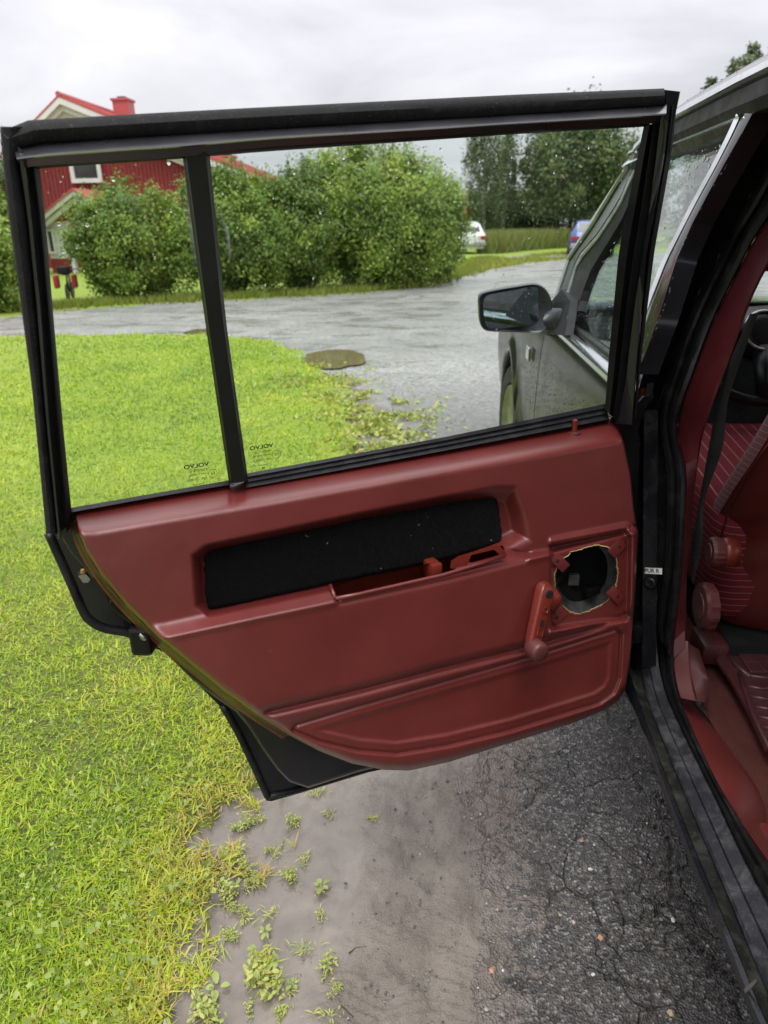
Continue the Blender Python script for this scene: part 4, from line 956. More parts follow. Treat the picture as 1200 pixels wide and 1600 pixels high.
# door frame of the front door: rear upright, top rail, A post
A = [(1170, 167), (1150, 211), (1125, 260), (1097, 310), (1070, 362), (1047, 407), (1020, 475), (995, 557)]
B = [(1198, 147), (1170, 200), (1140, 252), (1112, 303), (1086, 352), (1062, 407), (1034, 497), (1002, 585)]
obj('frame_upright', strip(A, B, [(0, -.02), (0, .004), (.12, .0075), (.5, .009), (1, .006), (1, -.03)], sideS(.345), 24), MAT['black_paint'], obj_fd, smooth=True, sharp=35, fix=True)
obj('frame_trim', strip([(a - 5, b + 1) for a, b in A], [(a + 1, b) for a, b in A], [(0, -.01), (0, .006), (.4, .012), (1, .008), (1, -.01)], sideS(.345), 24), MAT['chrome'], obj_fd, smooth=True, sharp=45, fix=True)
T0, T1, T2, T3 = [(1196, 148), (1052, 207), (985, 236)], [(1172, 166), (1050, 216), (985, 245)], [(1168, 183), (1046, 231), (980, 262)], [(1158, 196), (1042, 243), (978, 276)]
obj('frame_top', strip(T0, T1, [(0, -.02), (0, .004), (.5, .008), (1, .006), (1, -.02)], sideS(.345), 8), MAT['black_paint'], obj_fd, smooth=True, sharp=35, fix=True)
obj('frame_top_trim', strip(T1, T2, [(0, -.02), (0, -.004), (.6, .010), (.92, .015), (1, .010), (1, -.02)], sideS(.345), 8), MAT['chrome'], obj_fd, smooth=True, sharp=45, fix=True)
obj('glass_run', strip(T2, T3, [(0, -.035), (0, .0), (1, -.012), (1, -.035)], sideS(.345), 8), MAT['rubber'], obj_fd, fix=True)
AP0 = [(1010, 206), (997, 225), (960, 283), (920, 345), (885, 400), (868, 452), (860, 480)]
AP1 = [(1010, 222), (996, 245), (964, 297), (928, 356), (893, 405), (876, 456), (868, 482)]
AP2 = [(1008, 240), (991, 260), (968, 312), (933, 366), (901, 402), (884, 458), (876, 484)]
AP3 = [(1008, 252), (994, 267), (970, 322), (936, 374), (905, 410), (888, 462), (882, 486)]
AP4 = [(1006, 270), (985, 298), (964, 345), (940, 385), (918, 420), (902, 462), (896, 486)]
obj('a_pillar', strip(AP0, AP1, [(0, -.05), (0, -.004), (.6, .008), (.92, .014), (1, .008), (1, -.05)], sideS(.352), 16), MAT['satin_metal'], car, smooth=True, sharp=40, fix=True)
simple('pillar_grey', (0.10, 0.105, 0.10), 0.3, bump=0.05)
obj('frame_post', strip(AP1, AP2, [(0, -.03), (0, .001), (1, .002), (1, -.03)], sideS(.350), 16), MAT['pillar_grey'], obj_fd, smooth=True, sharp=40, fix=True)
obj('frame_post_trim', strip(AP2, AP3, [(0, -.02), (0, -.002), (.8, .008), (1, .004), (1, -.02)], sideS(.350), 16), MAT['satin_metal'], obj_fd, smooth=True, sharp=60, fix=True)
obj('glass_run', strip(AP3, AP4, [(0, -.035), (0, .0), (1, -.01), (1, -.035)], sideS(.350), 16), MAT['rubber'], obj_fd, fix=True)
# roof, drip rail, windscreen, bonnet
RY = np.array([-.45, -.1, .35, .9, 1.3, 1.6, 1.8, 1.93]); RZ = np.array([1.385, 1.435, 1.460, 1.469, 1.468, 1.463, 1.452, 1.430])
R = []
for y, z in zip(RY, RZ):
    R.append([(.470, y, z - .045), (.462, y, z - .036), (.470, y, z - .022), (.50, y, z - .010), (.60, y, z - .001), (.8, y, z + .012), (XC, y, z + .022), (2 * XC - .8, y, z + .012), (2 * XC - .6, y, z - .001), (2 * XC - .5, y, z - .01), (2 * XC - .462, y, z - .036),
              (2 * XC - .50, y, z - .055), (XC, y, z - .02), (.50, y, z - .055)])
roof_o = obj('roof', rings(R, True, True), MAT['black_paint'], car, smooth=True, sharp=40, fix=True)
obj('drip_rail', rings([[(.458, y, z - .058), (.446, y, z - .050), (.448, y, z - .040), (.466, y, z - .036), (.474, y, z - .05)] for y, z in zip(RY, RZ)], True, True), MAT['chrome'], roof_o, smooth=True, sharp=60, fix=True)
obj('roof_side_rail', rings([[(.470, y, z - .056), (.452, y, z - .060), (.446, y, z - .085), (.455, y, z - .10), (.49, y, z - .10)] for y, z in zip(RY[1:], RZ[1:])], True, True), MAT['matt_black'], roof_o, smooth=True, sharp=40, fix=True)
obj('headlining', (np.array([(.52 + .0 * y, y, z - .062) for y, z in zip(RY, RZ)] + [(2 * XC - .52, y, z - .062) for y, z in zip(RY, RZ)]), [(i, i + 1, 8 + i + 1, 8 + i) for i in range(7)]), MAT['red_trim'], roof_o)
R = []
for t in np.linspace(0, 1, 8):
    y = 2.52 + (1.92 - 2.52) * t; z = .955 + (1.435 - .955) * t; xx = .375 + (.475 - .375) * t
    R.append([(xx + (2 * XC - 2 * xx) * q, y + .10 * (1 - (2 * q - 1) ** 2) * 1.0, z + .0) for q in np.linspace(0, 1, 13)])
obj('windscreen', rings(R, False), MAT['glass_front'], car, smooth=True)
obj('a_pillar', strip(AP0, AP1, [(0, -.05), (0, .0), (.5, .012), (1, .004), (1, -.05)], lambda a, b, n: mirx(sideS(.352)(a, b, n)), 12), MAT['black_paint'], car, smooth=True, fix=True)
R = []
for y, z in [(2.46, .955), (2.62, .945), (2.9, .925), (3.4, .88), (3.9, .82), (4.22, .755), (4.27, .70)]:
    R.append([(.37, y, z - .06), (.372, y, z - .02), (.40, y, z - .004), (.6, y, z + .012), (XC, y, z + .03), (2 * XC - .6, y, z + .012), (2 * XC - .40, y, z - .004), (2 * XC - .37, y, z - .06)])
obj('bonnet', rings(R, False), MAT['black_paint'], car, smooth=True)
# front wing with its wheel arch
WY, WZ, WR = 3.42, .31, .36
fl = MB(); ys = np.linspace(GAP + .006, 4.28, 40); R = []
for y in ys:
    zlo = .18
    if abs(y - WY) < WR: zlo = max(.18, WZ + math.sqrt(WR ** 2 - (y - WY) ** 2))
    zh = np.interp(y, [2.4, 2.9, 3.9, 4.28], [.925, .905, .80, .70]); zz = zlo + (zh - zlo) * np.linspace(0, 1, 13)
    arch = .020 * np.exp(-((np.hypot(y - WY, zz - WZ) - WR - .02) / .035) ** 2)
    R.append([(bodyx(z) - a, y, z) for z, a in zip(zz, arch)] + [(bodyx(z) + .03, y, z) for z in zz[::-1]])
wing = obj('front_wing', rings(R, True, True), MAT['flank_paint'], car, smooth=True, sharp=40, fix=True)
th = np.radians(np.linspace(-8, 188, 30))
obj('arch_lip', tube(np.stack([np.full(30, .328), WY + (WR + .006) * np.cos(th), WZ + (WR + .006) * np.sin(th)], -1), .013, 8), MAT['black_paint'], wing, smooth=True)
bpt = on_x(827, 552, .330)
obj('side_badge', bevel_box(bpt - [.004, 0, 0], (.010, .075, .05), .004), MAT['chrome'], wing)
obj('mud_flap', box((.40, WY - WR - .02, .22), (.14, .012, .22)), MAT['black_plastic'], wing)
def car_wheel(x, y, steer=0.0, sgn=-1):
    d = np.array([sgn * math.cos(steer), sgn * math.sin(steer), 0]); c = (x, y, .31)
    wl = obj('wheel', lathe(c, d, [(-.10, .20), (-.10, .285), (-.07, .308), (.06, .308), (.095, .285), (.10, .21), (.085, .20)], 36, cap=False), MAT['rubber_tyre'], car, smooth=True, sharp=40)
    obj('rim', lathe(c, d, [(.085, .20), (.10, .197), (.07, .17), (.06, .09), (.085, .05), (.09, .0)], 30, cap=False), MAT['steel'], wl, smooth=True)
car_wheel(.435, WY, .12); car_wheel(2 * XC - .435, WY, .12, 1)
# far flank, front end
obj('far_flank', (lambda vf: (mirx(vf[0]), vf[1]))(flank(-.6, GAP, ny=6)), MAT['black_paint'], car, smooth=True, fix=True)
fw2 = rings(R, True, True); obj('far_wing', (mirx(fw2[0]), fw2[1]), MAT['black_paint'], car, smooth=True, sharp=40, fix=True)
obj('far_door_trim', box((2 * XC - .43, 1.1, .62), (.03, 2.9, .60)), MAT['red_vinyl'], car)
obj('far_window', (np.array([(2 * XC - a, y, z) for a, y, z in [(.375, -.2, .93), (.375, 2.4, .93), (.46, 1.85, 1.36), (.46, .1, 1.36)]]), [(0, 1, 2, 3)]), MAT['glass_front'], car)
obj('front_bumper', bevel_box((XC, 4.36, .44), (1.72, .20, .20), .04), MAT['black_plastic'], car)
obj('grille_panel', box((XC, 4.25, .56), (1.66, .04, .30)), MAT['black_plastic'], car)
# door mirror
mp = on_x(870, 490, .36); MYP = 2.33
my = lambda a, b, n: on_y(a, b, MYP) + np.stack([0 * np.asarray(n, float), -np.asarray(n, float), 0 * np.asarray(n, float)], -1)
mo = spline([(747, 474), (748, 463), (754, 457), (775, 452), (805, 447), (832, 443), (846, 446), (856, 456), (862, 472), (862, 494), (854, 513), (840, 520), (805, 519), (768, 518), (755, 514), (749, 502), (747, 474)], 64)[:-1]
mc = mo.mean(0); R = []
for s_, n_ in [(.90, .004), (.97, .010), (1.0, .002), (1.0, -.03), (.93, -.075), (.72, -.105), (.35, -.118)]:
    q = mc + (mo - mc) * s_; R.append(my(q[:, 0], q[:, 1], np.full(len(q), n_)))
simple('jamb_dark2', (0.010, 0.010, 0.012), 0.55, spec=0.3)
simple('mirror_shell', (0.020, 0.021, 0.026), 0.30, bump=0.05)
mir = obj('side_mirror', rings(R[::-1], True, True), MAT['mirror_shell'], car, smooth=True, sharp=50, fix=True)
mg = spline([(754, 474), (756, 465), (764, 459), (800, 453), (830, 448), (841, 451), (845, 462), (845, 490), (841, 501), (830, 507), (800, 510), (770, 512), (760, 508), (756, 498), (754, 474)], 56)[:-1]
gv = my(mg[:, 0], mg[:, 1], np.full(len(mg), .007)); ctr = gv.mean(0)
gv[:, 1] += -.013 + (gv[:, 0] - ctr[0]) * .20 + (gv[:, 2] - ctr[2]) * .02
obj('mirror_glass', (gv, [tuple(range(len(gv)))]), MAT['mirror_glass'], mir)
arm = [on_y(838, 512, MYP + .03), on_y(858, 508, MYP + .04), on_x(884, 512, .355)]
obj('mirror_arm', tube([on_y(836, 500, MYP + .05), on_y(856, 498, MYP + .06), on_x(880, 500, .36) + [.01, 0, 0]], [.030, .034, .036], 10), MAT['mirror_shell'], mir, smooth=True)
obj('mirror_sail', prism([(850, 522), (862, 476), (884, 452), (898, 470), (890, 524)], -.01, .012, sideS(.347)), MAT['jamb_dark2'], mir, fix=True)
# B post: outer jamb, seal, red trim; the same lines run on along the sill
P1 = [(1300, 0), (1250, 60), (1198, 147), (1170, 202), (1140, 253), (1112, 303), (1086, 352), (1062, 407), (1034, 497), (1003, 590), (990, 640), (984, 700), (980, 800), (978, 900), (979, 1005)]
PM = [(1325, 10), (1275, 70), (1226, 150), (1196, 205), (1167, 255), (1138, 306), (1112, 360), (1088, 412), (1058, 497), (1026, 592), (1008, 640), (1000, 700), (1000, 800), (1000, 900), (1000, 1005)]
P3 = [(1350, 20), (1300, 85), (1250, 165), (1225, 210), (1200, 250), (1175, 300), (1148, 348), (1122, 402), (1080, 487), (1050, 575), (1035, 620), (1030, 650), (1034, 690), (1042, 740), (1041, 850), (1036, 905), (1028, 960), (1027, 990)]
P4 = [(1400, 40), (1350, 110), (1295, 190), (1262, 240), (1232, 290), (1205, 335), (1178, 375), (1152, 425), (1115, 500), (1085, 580), (1067, 630), (1059, 662), (1061, 695), (1072, 740), (1070, 820), (1066, 890), (1059, 950), (1052, 1000), (1050, 1030)]
P5 = [(1450, 60), (1400, 130), (1345, 205), (1310, 258), (1276, 305), (1246, 345), (1215, 390), (1180, 455), (1155, 520), (1125, 600), (1112, 635), (1103, 664), (1094, 700), (1084, 775), (1079, 850), (1074, 890), (1072, 950), (1072, 995), (1073, 1010)]
def loft2(name, A, B, xa, xb, prof, mat, parent, n=40, sharp=35, lean=.26):
    """strip between two traced lines on the car's side, xa/xb = how far in each line lies"""
    A = spline(A, n); B = spline(B, n); R = []
    for i in range(n):
        a = side(A[i, 0], A[i, 1], xa, lean); b = side(B[i, 0], B[i, 1], xb, lean)
        tc_ = CAM - (a + b) / 2; tc_ /= np.linalg.norm(tc_)
        R.append([a * (1 - s_) + b * s_ + tc_ * o for s_, o in prof])
    return obj(name, rings(R, True, True), mat, parent, smooth=True, sharp=sharp, fix=True)
bp = loft2('b_pillar', P1, PM, .352, .390, [(0, -.03), (0, 0), (.3, .002), (.85, .004), (1, .0), (1, -.03)], MAT['jamb_paint'], car)
loft2('jamb_recess', PM, P3, .390, .425, [(0, -.03), (0, 0), (.15, -.006), (.85, -.008), (1, -.002), (1, -.03)], MAT['jamb_paint'], bp)
loft2('door_seal', P3, P4, .422, .450, [(0, -.02), (0, .004), (.08, .013), (.24, .019), (.38, .013), (.47, -.003), (.56, .010), (.74, .016), (.92, .010), (1, -.002), (1, -.02)], MAT['rubber'], bp, 60, 60)
loft2('pillar_trim', P4, P5, .452, .475, [(0, -.02), (0, .0), (.08, .004), (.9, .004), (1, -.004), (1, -.03)], MAT['red_trim'], bp)
obj('pillar_web', prism([(945, 640), (1003, 640), (1000, 1040), (975, 1050), (950, 1040)], -.004, -.03, sideS(.385)), MAT['jamb_paint'], bp, fix=True)
S0 = [(945, 990), (958, 1030), (975, 1076), (985, 1105), (1003, 1150), (1018, 1190), (1040, 1250), (1070, 1330), (1100, 1405), (1130, 1475), (1160, 1555), (1178, 1600), (1220, 1710)]
S1 = [(962, 985), (974, 1025), (988, 1068), (1001, 1103), (1016, 1150), (1034, 1197), (1060, 1265), (1094, 1350), (1128, 1430), (1160, 1508), (1185, 1570), (1205, 1615), (1260, 1735)]
S2 = [(994, 975), (997, 1025), (1005, 1066), (1016, 1105), (1034, 1150), (1054, 1200), (1078, 1258), (1112, 1338), (1150, 1428), (1178, 1497), (1203, 1555), (1225, 1600), (1280, 1720)]
S3 = [(1027, 965), (1029, 1010), (1032, 1045), (1042, 1085), (1053, 1112), (1066, 1140), (1092, 1193), (1121, 1252), (1146, 1305), (1172, 1358), (1200, 1410), (1240, 1480), (1275, 1535), (1340, 1640)]
S4 = [(1053, 1020), (1052, 1040), (1054, 1062), (1062, 1092), (1074, 1120), (1096, 1170), (1123, 1226), (1148, 1268), (1174, 1310), (1205, 1355), (1245, 1420), (1285, 1480), (1350, 1580)]
sill = loft2('sill', S0, S1, .372, .380, [(0, -.05), (0, 0), (.5, .006), (1, .0), (1, -.05)], MAT['sill_paint'], car)
loft2('sill_channel', S1, S2, .381, .402, [(0, -.04), (0, -.001), (.04, .002), (.08, -.006), (.9, -.008), (1, .0), (1, -.04)], MAT['channel_dirt'], sill)
loft2('sill_step', S2, S3, .402, .440, [(0, -.04), (0, .003), (.1, .007), (.42, .006), (.45, .002), (.49, .006), (.93, .006), (1, .0), (1, -.04)], MAT['sill_rubber'], sill, 50)
loft2('sill_seal', S3, S4, .436, .452, [(0, -.03), (0, -.008), (.15, .008), (.35, .012), (.5, .0), (.65, .009), (.85, .010), (1, -.004), (1, -.03)], MAT['rubber'], sill, 50, 60)
obj('sill_skirt', rings([[(.415, y, .335), (.408, y, .31), (.415, y, .28), (.44, y, .255), (.50, y, .25), (.50, y, .32)] for y in (-.5, .6, 1.28, 2.9)], True, True), MAT['black_paint'], sill, smooth=True, sharp=40, fix=True)
obj('rust_scab', prism([(1166, 1546), (1184, 1530), (1187, 1535), (1168, 1553)], .001, .003, sideS(.376)), MAT['steel'], sill, fix=True)
# sticker on the B post
lb = side([1003.5, 1034.5, 1034.5, 1003.5], [886.5, 888, 897.5, 896], np.array([.389, .416, .416, .389]))
lab = obj('sticker', (lb, [(0, 1, 2, 3)]), MAT['label_white'], bp, fix=False)
def text_mesh(txt, size=1.0, bold=0.0):
    cu = bpy.data.curves.new('lettering', 'FONT'); cu.body = txt; cu.size = size; cu.offset = bold; cu.align_x = 'CENTER'; cu.align_y = 'CENTER'; cu.resolution_u = 3
    o = bpy.data.objects.new('lettering', cu); COL.objects.link(o); dg = bpy.context.evaluated_depsgraph_get(); dg.update()
    me = bpy.data.meshes.new_from_object(o.evaluated_get(dg)); V = np.array([v.co[:] for v in me.vertices]); F = [tuple(p.vertices) for p in me.polygons]
    bpy.data.objects.remove(o); bpy.data.curves.remove(cu); bpy.data.meshes.remove(me); return V, F
def put_text(name, txt, c, ax, ay, height, mat, parent, stretch=1.0, lift=0.0006, bold=0.0):
    V, F = text_mesh(txt, 1.0, bold); h = .69
    nn = np.cross(ax, ay); nn /= np.linalg.norm(nn)
    if nn @ (CAM - c) < 0: nn = -nn
    W = np.asarray(c) + (V[:, :1] * np.asarray(ax) * stretch + V[:, 1:2] * np.asarray(ay)) * height / h + nn * lift
    return obj(name, (W, F), mat, parent)
u_ = lb[1] - lb[0]; uu = u_ / np.linalg.norm(u_); vv = lb[0] - lb[3]; vv /= np.linalg.norm(vv)
put_text('lettering', 'PUR R', lb.mean(0), uu, vv, np.linalg.norm(lb[0] - lb[3]) * .60, MAT['ink'], bp, np.linalg.norm(u_) / (np.linalg.norm(lb[0] - lb[3])) * .31, .0008, .02)
obj('rubber_plug', lathe(side(1017, 911, .402), (-.6, -.8, 0), [(0, .012), (.004, .012), (.006, .008), (.004, .005)], 16), MAT['rubber'], bp, smooth=True)
hinge = obj('door_hinge', bevel_box(side(988, 985, .375), (.03, .04, .04), .006), MAT['jamb_paint'], bp)

# ------------------------------------------------------------------ inside the car
IN = lambda x: (lambda a, b, n: on_x(a, b, x) - np.stack([np.asarray(n, float), 0 * np.asarray(n, float), 0 * np.asarray(n, float)], -1))
K1 = [(1052, 1000), (1051, 1040), (1057, 1075), (1062, 1090)]; K2 = [(1077, 1002), (1080, 1050), (1085, 1080), (1090, 1096)]
loft2('kick_trim', K1, K2, .455, .480, [(0, -.02), (0, .0), (.1, .005), (.9, .004), (1, -.002), (1, -.02)], MAT['red_vinyl_worn'], car, 16)
loft2('kick_trim', [(1077, 1006), (1080, 1050), (1090, 1096)], [(1092, 1015), (1106, 1060), (1108, 1098)], .482, .515, [(0, -.02), (0, 0), (.5, .003), (1, -.004), (1, -.02)], MAT['red_vinyl_worn'], car, 12)
M1 = [(1052, 1086), (1066, 1117), (1083, 1153), (1104, 1193), (1123, 1230), (1148, 1270), (1167, 1298), (1210, 1360)]
M2 = [(1080, 1090), (1098, 1112), (1118, 1138), (1146, 1178), (1178, 1222), (1196, 1262), (1208, 1310), (1260, 1370)]
st_ = loft2('sill_trim', M1, M2, .455, .53, [(0, -.02), (0, -.002), (.05, .006), (.2, .012), (.8, .010), (1, -.004), (1, -.03)], MAT['red_vinyl'], car, 30)
obj('sill_trim_end', bevel_box(on_x(1190, 1330, .49), (.06, .10, .02), .004), MAT['red_vinyl'], st_)
fl_ = MB()
fx = np.linspace(.525, 1.98, 24); fy = np.linspace(-.2, 2.4, 40); FX, FY = np.meshgrid(fx, fy)
FZ = .295 + .03 * (fbm(FX * 5, FY * 5, 3, 7) - .5) + .13 * np.exp(-((FX - XC) / .12) ** 2) + .035 * (1 - sst(.53, .62, FX)) + .25 * sst(1.9, 2.4, FY)
obj('floor_carpet', (np.stack([FX.ravel(), FY.ravel(), FZ.ravel()], -1), grid(40, 24)), MAT['carpet_red'], car, smooth=True)
obj('firewall', box((XC, 2.46, .62), (1.66, .03, .68)), MAT['matt_black'], car)
obj('parcel_wall', box((XC, -.42, .75), (1.6, .10, .9)), MAT['dark_red_leather'], car)
rs = obj('rear_seat', bevel_box((XC, .05, .42), (1.35, .55, .20), .05, 3), MAT['dark_red_leather'], car, smooth=True, sharp=60)
obj('backrest', bevel_box((XC, -.27, .75), (1.35, .16, .62), .05, 3, R=np.array([[1, 0, 0], [0, math.cos(.35), -math.sin(.35)], [0, math.sin(.35), math.cos(.35)]]).T), MAT['dark_red_leather'], rs, smooth=True, sharp=60)
R = [[(.42, y, .60), (.42, y, zt_), (XC, y, zt_ + .05), (2 * XC - .42, y, zt_), (2 * XC - .42, y, .60)] for y, zt_ in ((2.44, .93), (2.2, .96), (2.05, .93), (1.98, .80))]
obj('dashboard', rings(R, True, True), MAT['matt_black'], car, smooth=True, sharp=40, fix=True)
# driver's seat
XS0, XS1 = .60, 1.06
fp = [(1290, 470), (1250, 545), (1200, 637), (1162, 702), (1128, 755), (1104, 800), (1096, 840)]
front = np.array([on_x(a, b, XS0)[1:] for a, b in fp]); front = spline(front, 26)
R = []; SA = []
arc = np.r_[0, np.cumsum(np.linalg.norm(np.diff(front, axis=0), axis=1))]
for (y, z), a in zip(front, arc):
    n_ = [(XS0 + .055, y + .035), (XS0 + .022, y + .020), (XS0 + .004, y - .004), (XS0 - .004, y - .030), (XS0 - .002, y - .060)]
    R.append([(px_, py_, z) for px_, py_ in n_]); SA.append([a / .0165 + q * .16 for q in range(5)])
seat = obj('driver_seat', rings(R, False), MAT['cloth_striped'], car, smooth=True, attrs=dict(stripe=np.array(SA).ravel()))
R = []
for (y, z) in front:
    R.append([(XS0 - .001, y - .060, z), (XS0 + .012, y - .085, z), (XS0 + .05, y - .125, z), (XS0 + .12, y - .150, z), (.83, y - .160, z), (XS1 - .10, y - .15, z), (XS1, y - .08, z), (XS1 - .03, y + .02, z), (XS0 + .06, y + .036, z)])
lo = front[-1]
for dy, z, k in ((.015, lo[1] - .06, 1), (.01, lo[1] - .13, .99), (.03, lo[1] - .17, .93)):
    y = lo[0] + dy; c = .83
    R.append([(c + (q[0] - c) * k, y + q[1] - lo[0], z) for q in R[25]])
obj('seat_back', rings(R, True, True), MAT['dark_red_leather'], seat, smooth=True, sharp=50)
sm = on_x(np.array([1203, 1182, 1165, 1142, 1127, 1118]), np.array([690, 720, 745, 787, 835, 862]), XS0 - .004)
obj('seam', tube(sm, .0022, 5), MAT['dark_red_leather'], seat, smooth=True)
V, F = bevel_box((.83, 1.70, .50), (.48, .56, .26), .045, 3)
V[:, 2] += (V[:, 1] - 1.5) * .12 + .035 * np.abs(V[:, 0] - .83) / .24
obj('seat_cushion', (V, F), MAT['cloth_cushion'], seat, smooth=True, sharp=60)
hr = obj('headrest', bevel_box((.83, float(front[0][0]) - .13, float(front[0][1]) + .14), (.26, .10, .18), .035, 3), MAT['dark_red_leather'], seat, smooth=True, sharp=60)
obj('seat_base', box((.83, 1.62, .33), (.40, .50, .08)), MAT['matt_black'], seat)
def knob(px, py, xf, depth, r, ribs, name, mat, lab):
    c = on_x(px, py, xf); n = ribs * 4; prof = [(depth, r * .86), (depth * .96, r * .94), (depth * .5, r), (0.006, r), (0, r * .94), (-.001, r * .62), (-.003, r * .60), (-.003, 0.0005)]
    V, F = lathe(c, (1, 0, 0), prof, n, cap=False); V = V.reshape(len(prof), n, 3); k = 1 + .055 * (np.arange(n) % 4 < 2)
    for q in (1, 2, 3): V[q, :, 1:] = c[1:] + (V[q, :, 1:] - c[1:]) * k[:, None]
    o = obj(name, (V.reshape(-1, 3), F), MAT[mat], seat, smooth=True, sharp=25)
    if lab: o['label'] = lab
    return o, c
k1, c1_ = knob(1108, 862, .550, .024, .029, 16, 'lumbar_knob', 'red_plastic_dull', 'ribbed red lumbar knob, upper and smaller')
th = np.radians(np.linspace(60, 330, 20)); obj('knob_mark', tube(c1_ + np.stack([np.full(20, -.001), .016 * np.cos(th), .016 * np.sin(th)], -1), .0012, 5), MAT['label_white'], seat)
obj('knob_collar', lathe(c1_ + [.022, 0, 0], (1, 0, 0), [(0, .026), (.008, .030), (.03, .031)], 24), MAT['red_plastic'], seat, smooth=True)
knob(1093, 947, .540, .026, .048, 10, 'recline_knob', 'red_plastic_dull', 'large red recliner wheel below the lumbar knob')
BL = [(1172, 490), (1158, 522), (1126, 604), (1109, 690), (1089, 805), (1081, 850), (1080, 908)]; BR = [(1185, 490), (1172, 524), (1138, 625), (1129, 700), (1101, 782), (1097, 850), (1084, 912)]
A = spline(BL, 24); B = spline(BR, 24)
obj('seat_belt', rings([[on_x(a[0], a[1], .50), on_x((a[0] + b2[0]) / 2, (a[1] + b2[1]) / 2, .499), on_x(b2[0], b2[1], .505)] for a, b2 in zip(A, B)], False), MAT['matt_black'], car, smooth=True)
# steering wheel
hc = on_x(1190, 520, .84); til = math.radians(28)
ua = np.array([1, 0, 0]); va = np.array([0, math.sin(til), math.cos(til)]); na = np.cross(ua, va)
th = np.linspace(0, 2 * math.pi, 40, endpoint=False)
sw = obj('steering_wheel', tube(hc + .185 * (np.cos(th)[:, None] * ua + np.sin(th)[:, None] * va), .014, 10, closed=True), MAT['black_plastic'], car, smooth=True)
mb = MB()
for a in (-90, 10, 170): d = math.cos(math.radians(a)) * ua + math.sin(math.radians(a)) * va; mb.add(*tube([hc + d * .04, hc + d * .175], [.026, .020], 8))
obj('spoke', mb.vf(), MAT['black_plastic'], sw, smooth=True)
obj('hub', lathe(hc, na if na[1] < 0 else -na, [(-.04, .062), (.0, .060), (.018, .052), (.022, .03)], 28), MAT['black_plastic'], sw, smooth=True)
obj('hub_ring', tube(hc + .052 * (np.cos(th)[:, None] * ua + np.sin(th)[:, None] * va) + (na if na[1] < 0 else -na) * .02, .004, 6, closed=True), MAT['steel'], sw, smooth=True)
obj('column', tube([hc, hc + np.array([0, .45, -.22])], .04, 10), MAT['matt_black'], sw)
rc = obj('seat_rail_cover', bevel_box(on_z(1112, 1020, .32) + [0, 0, .02], (.075, .09, .05), .008), MAT['red_vinyl_worn'], car, smooth=True, sharp=40)
# rubber mat lying on the carpet
ZM = .335
mat_o = [(1118, 1036), (1126, 1018), (1160, 1008), (1200, 1004), (1290, 1000), (1340, 1180), (1196, 1176), (1168, 1116), (1140, 1066)]
zf = lambda a, b, n: on_z(a, b, ZM) + np.stack([0 * np.asarray(n, float), 0 * np.asarray(n, float), np.asarray(n, float)], -1)
V, F = prism(mat_o, .0, .008, zf)
fm = obj('floor_mat', (V, F), MAT['mat_rubber'], None, fix=True); ORG[fm.name] = np.array(fm.location)
prop(fm, 'dark red ribbed rubber mat on the carpet behind the driver seat', 'floor mat')
def ridge(P, w_, name): return obj(name, tube([on_z(a, b, ZM + .009) for a, b in P], w_, 6), MAT['mat_rubber'], fm, smooth=True)
ridge([(1156, 1052), (1162, 1075), (1178, 1122), (1204, 1172), (1230, 1180)], .005, 'border_ridge'); ridge([(1138, 1020), (1150, 1040), (1172, 1058)], .005, 'border_ridge'); ridge([(1156, 1054), (1200, 1060), (1240, 1062)], .004, 'border_ridge')
for k in range(7):
    y0 = 1072 + k * 16; x0 = 1166 + k * 6.5
    ridge([(x0, y0), (x0 + 26, y0 + 5), (x0 + 60, y0 - 2)], .0045, 'rib')
for k in range(3):
    for j in range(3): V, F = bevel_box(on_z(1160 + j * 22 + k * 9, 1016 + k * 14, ZM + .011), (.030, .036, .008), .003); obj('tread_block', (V, F), MAT['mat_rubber'], fm)

# ------------------------------------------------------------------ the open rear door
simple('jamb_dark', (0.004, 0.004, 0.005), 0.4, spec=0.25)
OUT = [(95, 800), (80, 806), (71, 832), (86, 868), (104, 912), (118, 944), (126, 962), (140, 978), (160, 988), (196, 995), (222, 1003), (245, 1014), (262, 1022), (300, 1060), (340, 1100), (352, 1112), (366, 1140), (388, 1190), (410, 1238), (416, 1251), (424, 1252), (470, 1239), (575, 1207), (700, 1180), (940, 1095), (965, 1060), (980, 900), (962, 700), (955, 650)]
V, F = prism(OUT, -.100, -.088, door); shell = obj('rear_door', (V, F), MAT['black_paint'], car, fix=True)
IN_ = [(88, 800), (93, 836), (112, 866), (150, 908), (205, 966), (240, 1004), (268, 1030), (300, 1062), (340, 1092), (368, 1112), (388, 1136), (410, 1172), (434, 1205), (452, 1222), (482, 1231), (560, 1206), (700, 1172), (935, 1088), (960, 1050), (974, 900), (960, 700), (950, 656)]
def soft_prism(P, n0, n1, bev, surf=door, seg=3):       # prism whose front edge is rounded
    P = np.asarray(P, float); c = P.mean(0); R = [surf(P[:, 0], P[:, 1], np.full(len(P), n0))]
    for k in range(seg + 1):
        a = k / seg * math.pi / 2; inset = bev * (1 - math.cos(a)); 
        T = np.roll(P, -1, 0) - np.roll(P, 1, 0); T /= np.linalg.norm(T, axis=1)[:, None] + 1e-9
        area = 0.5 * np.sum(P[:, 0] * np.roll(P[:, 1], -1) - np.roll(P[:, 0], -1) * P[:, 1]); Nn = np.stack([-T[:, 1], T[:, 0]], -1) * (1 if area > 0 else -1)
        Q = P + Nn * inset * 900 ; R.append(surf(Q[:, 0], Q[:, 1], np.full(len(P), n1 - bev * (1 - math.sin(a)))))
    return rings(R, True, True)
obj('inner_panel', soft_prism(IN_, -.088, -.050, .006), MAT['black_paint'], shell, smooth=True, sharp=45, fix=True)
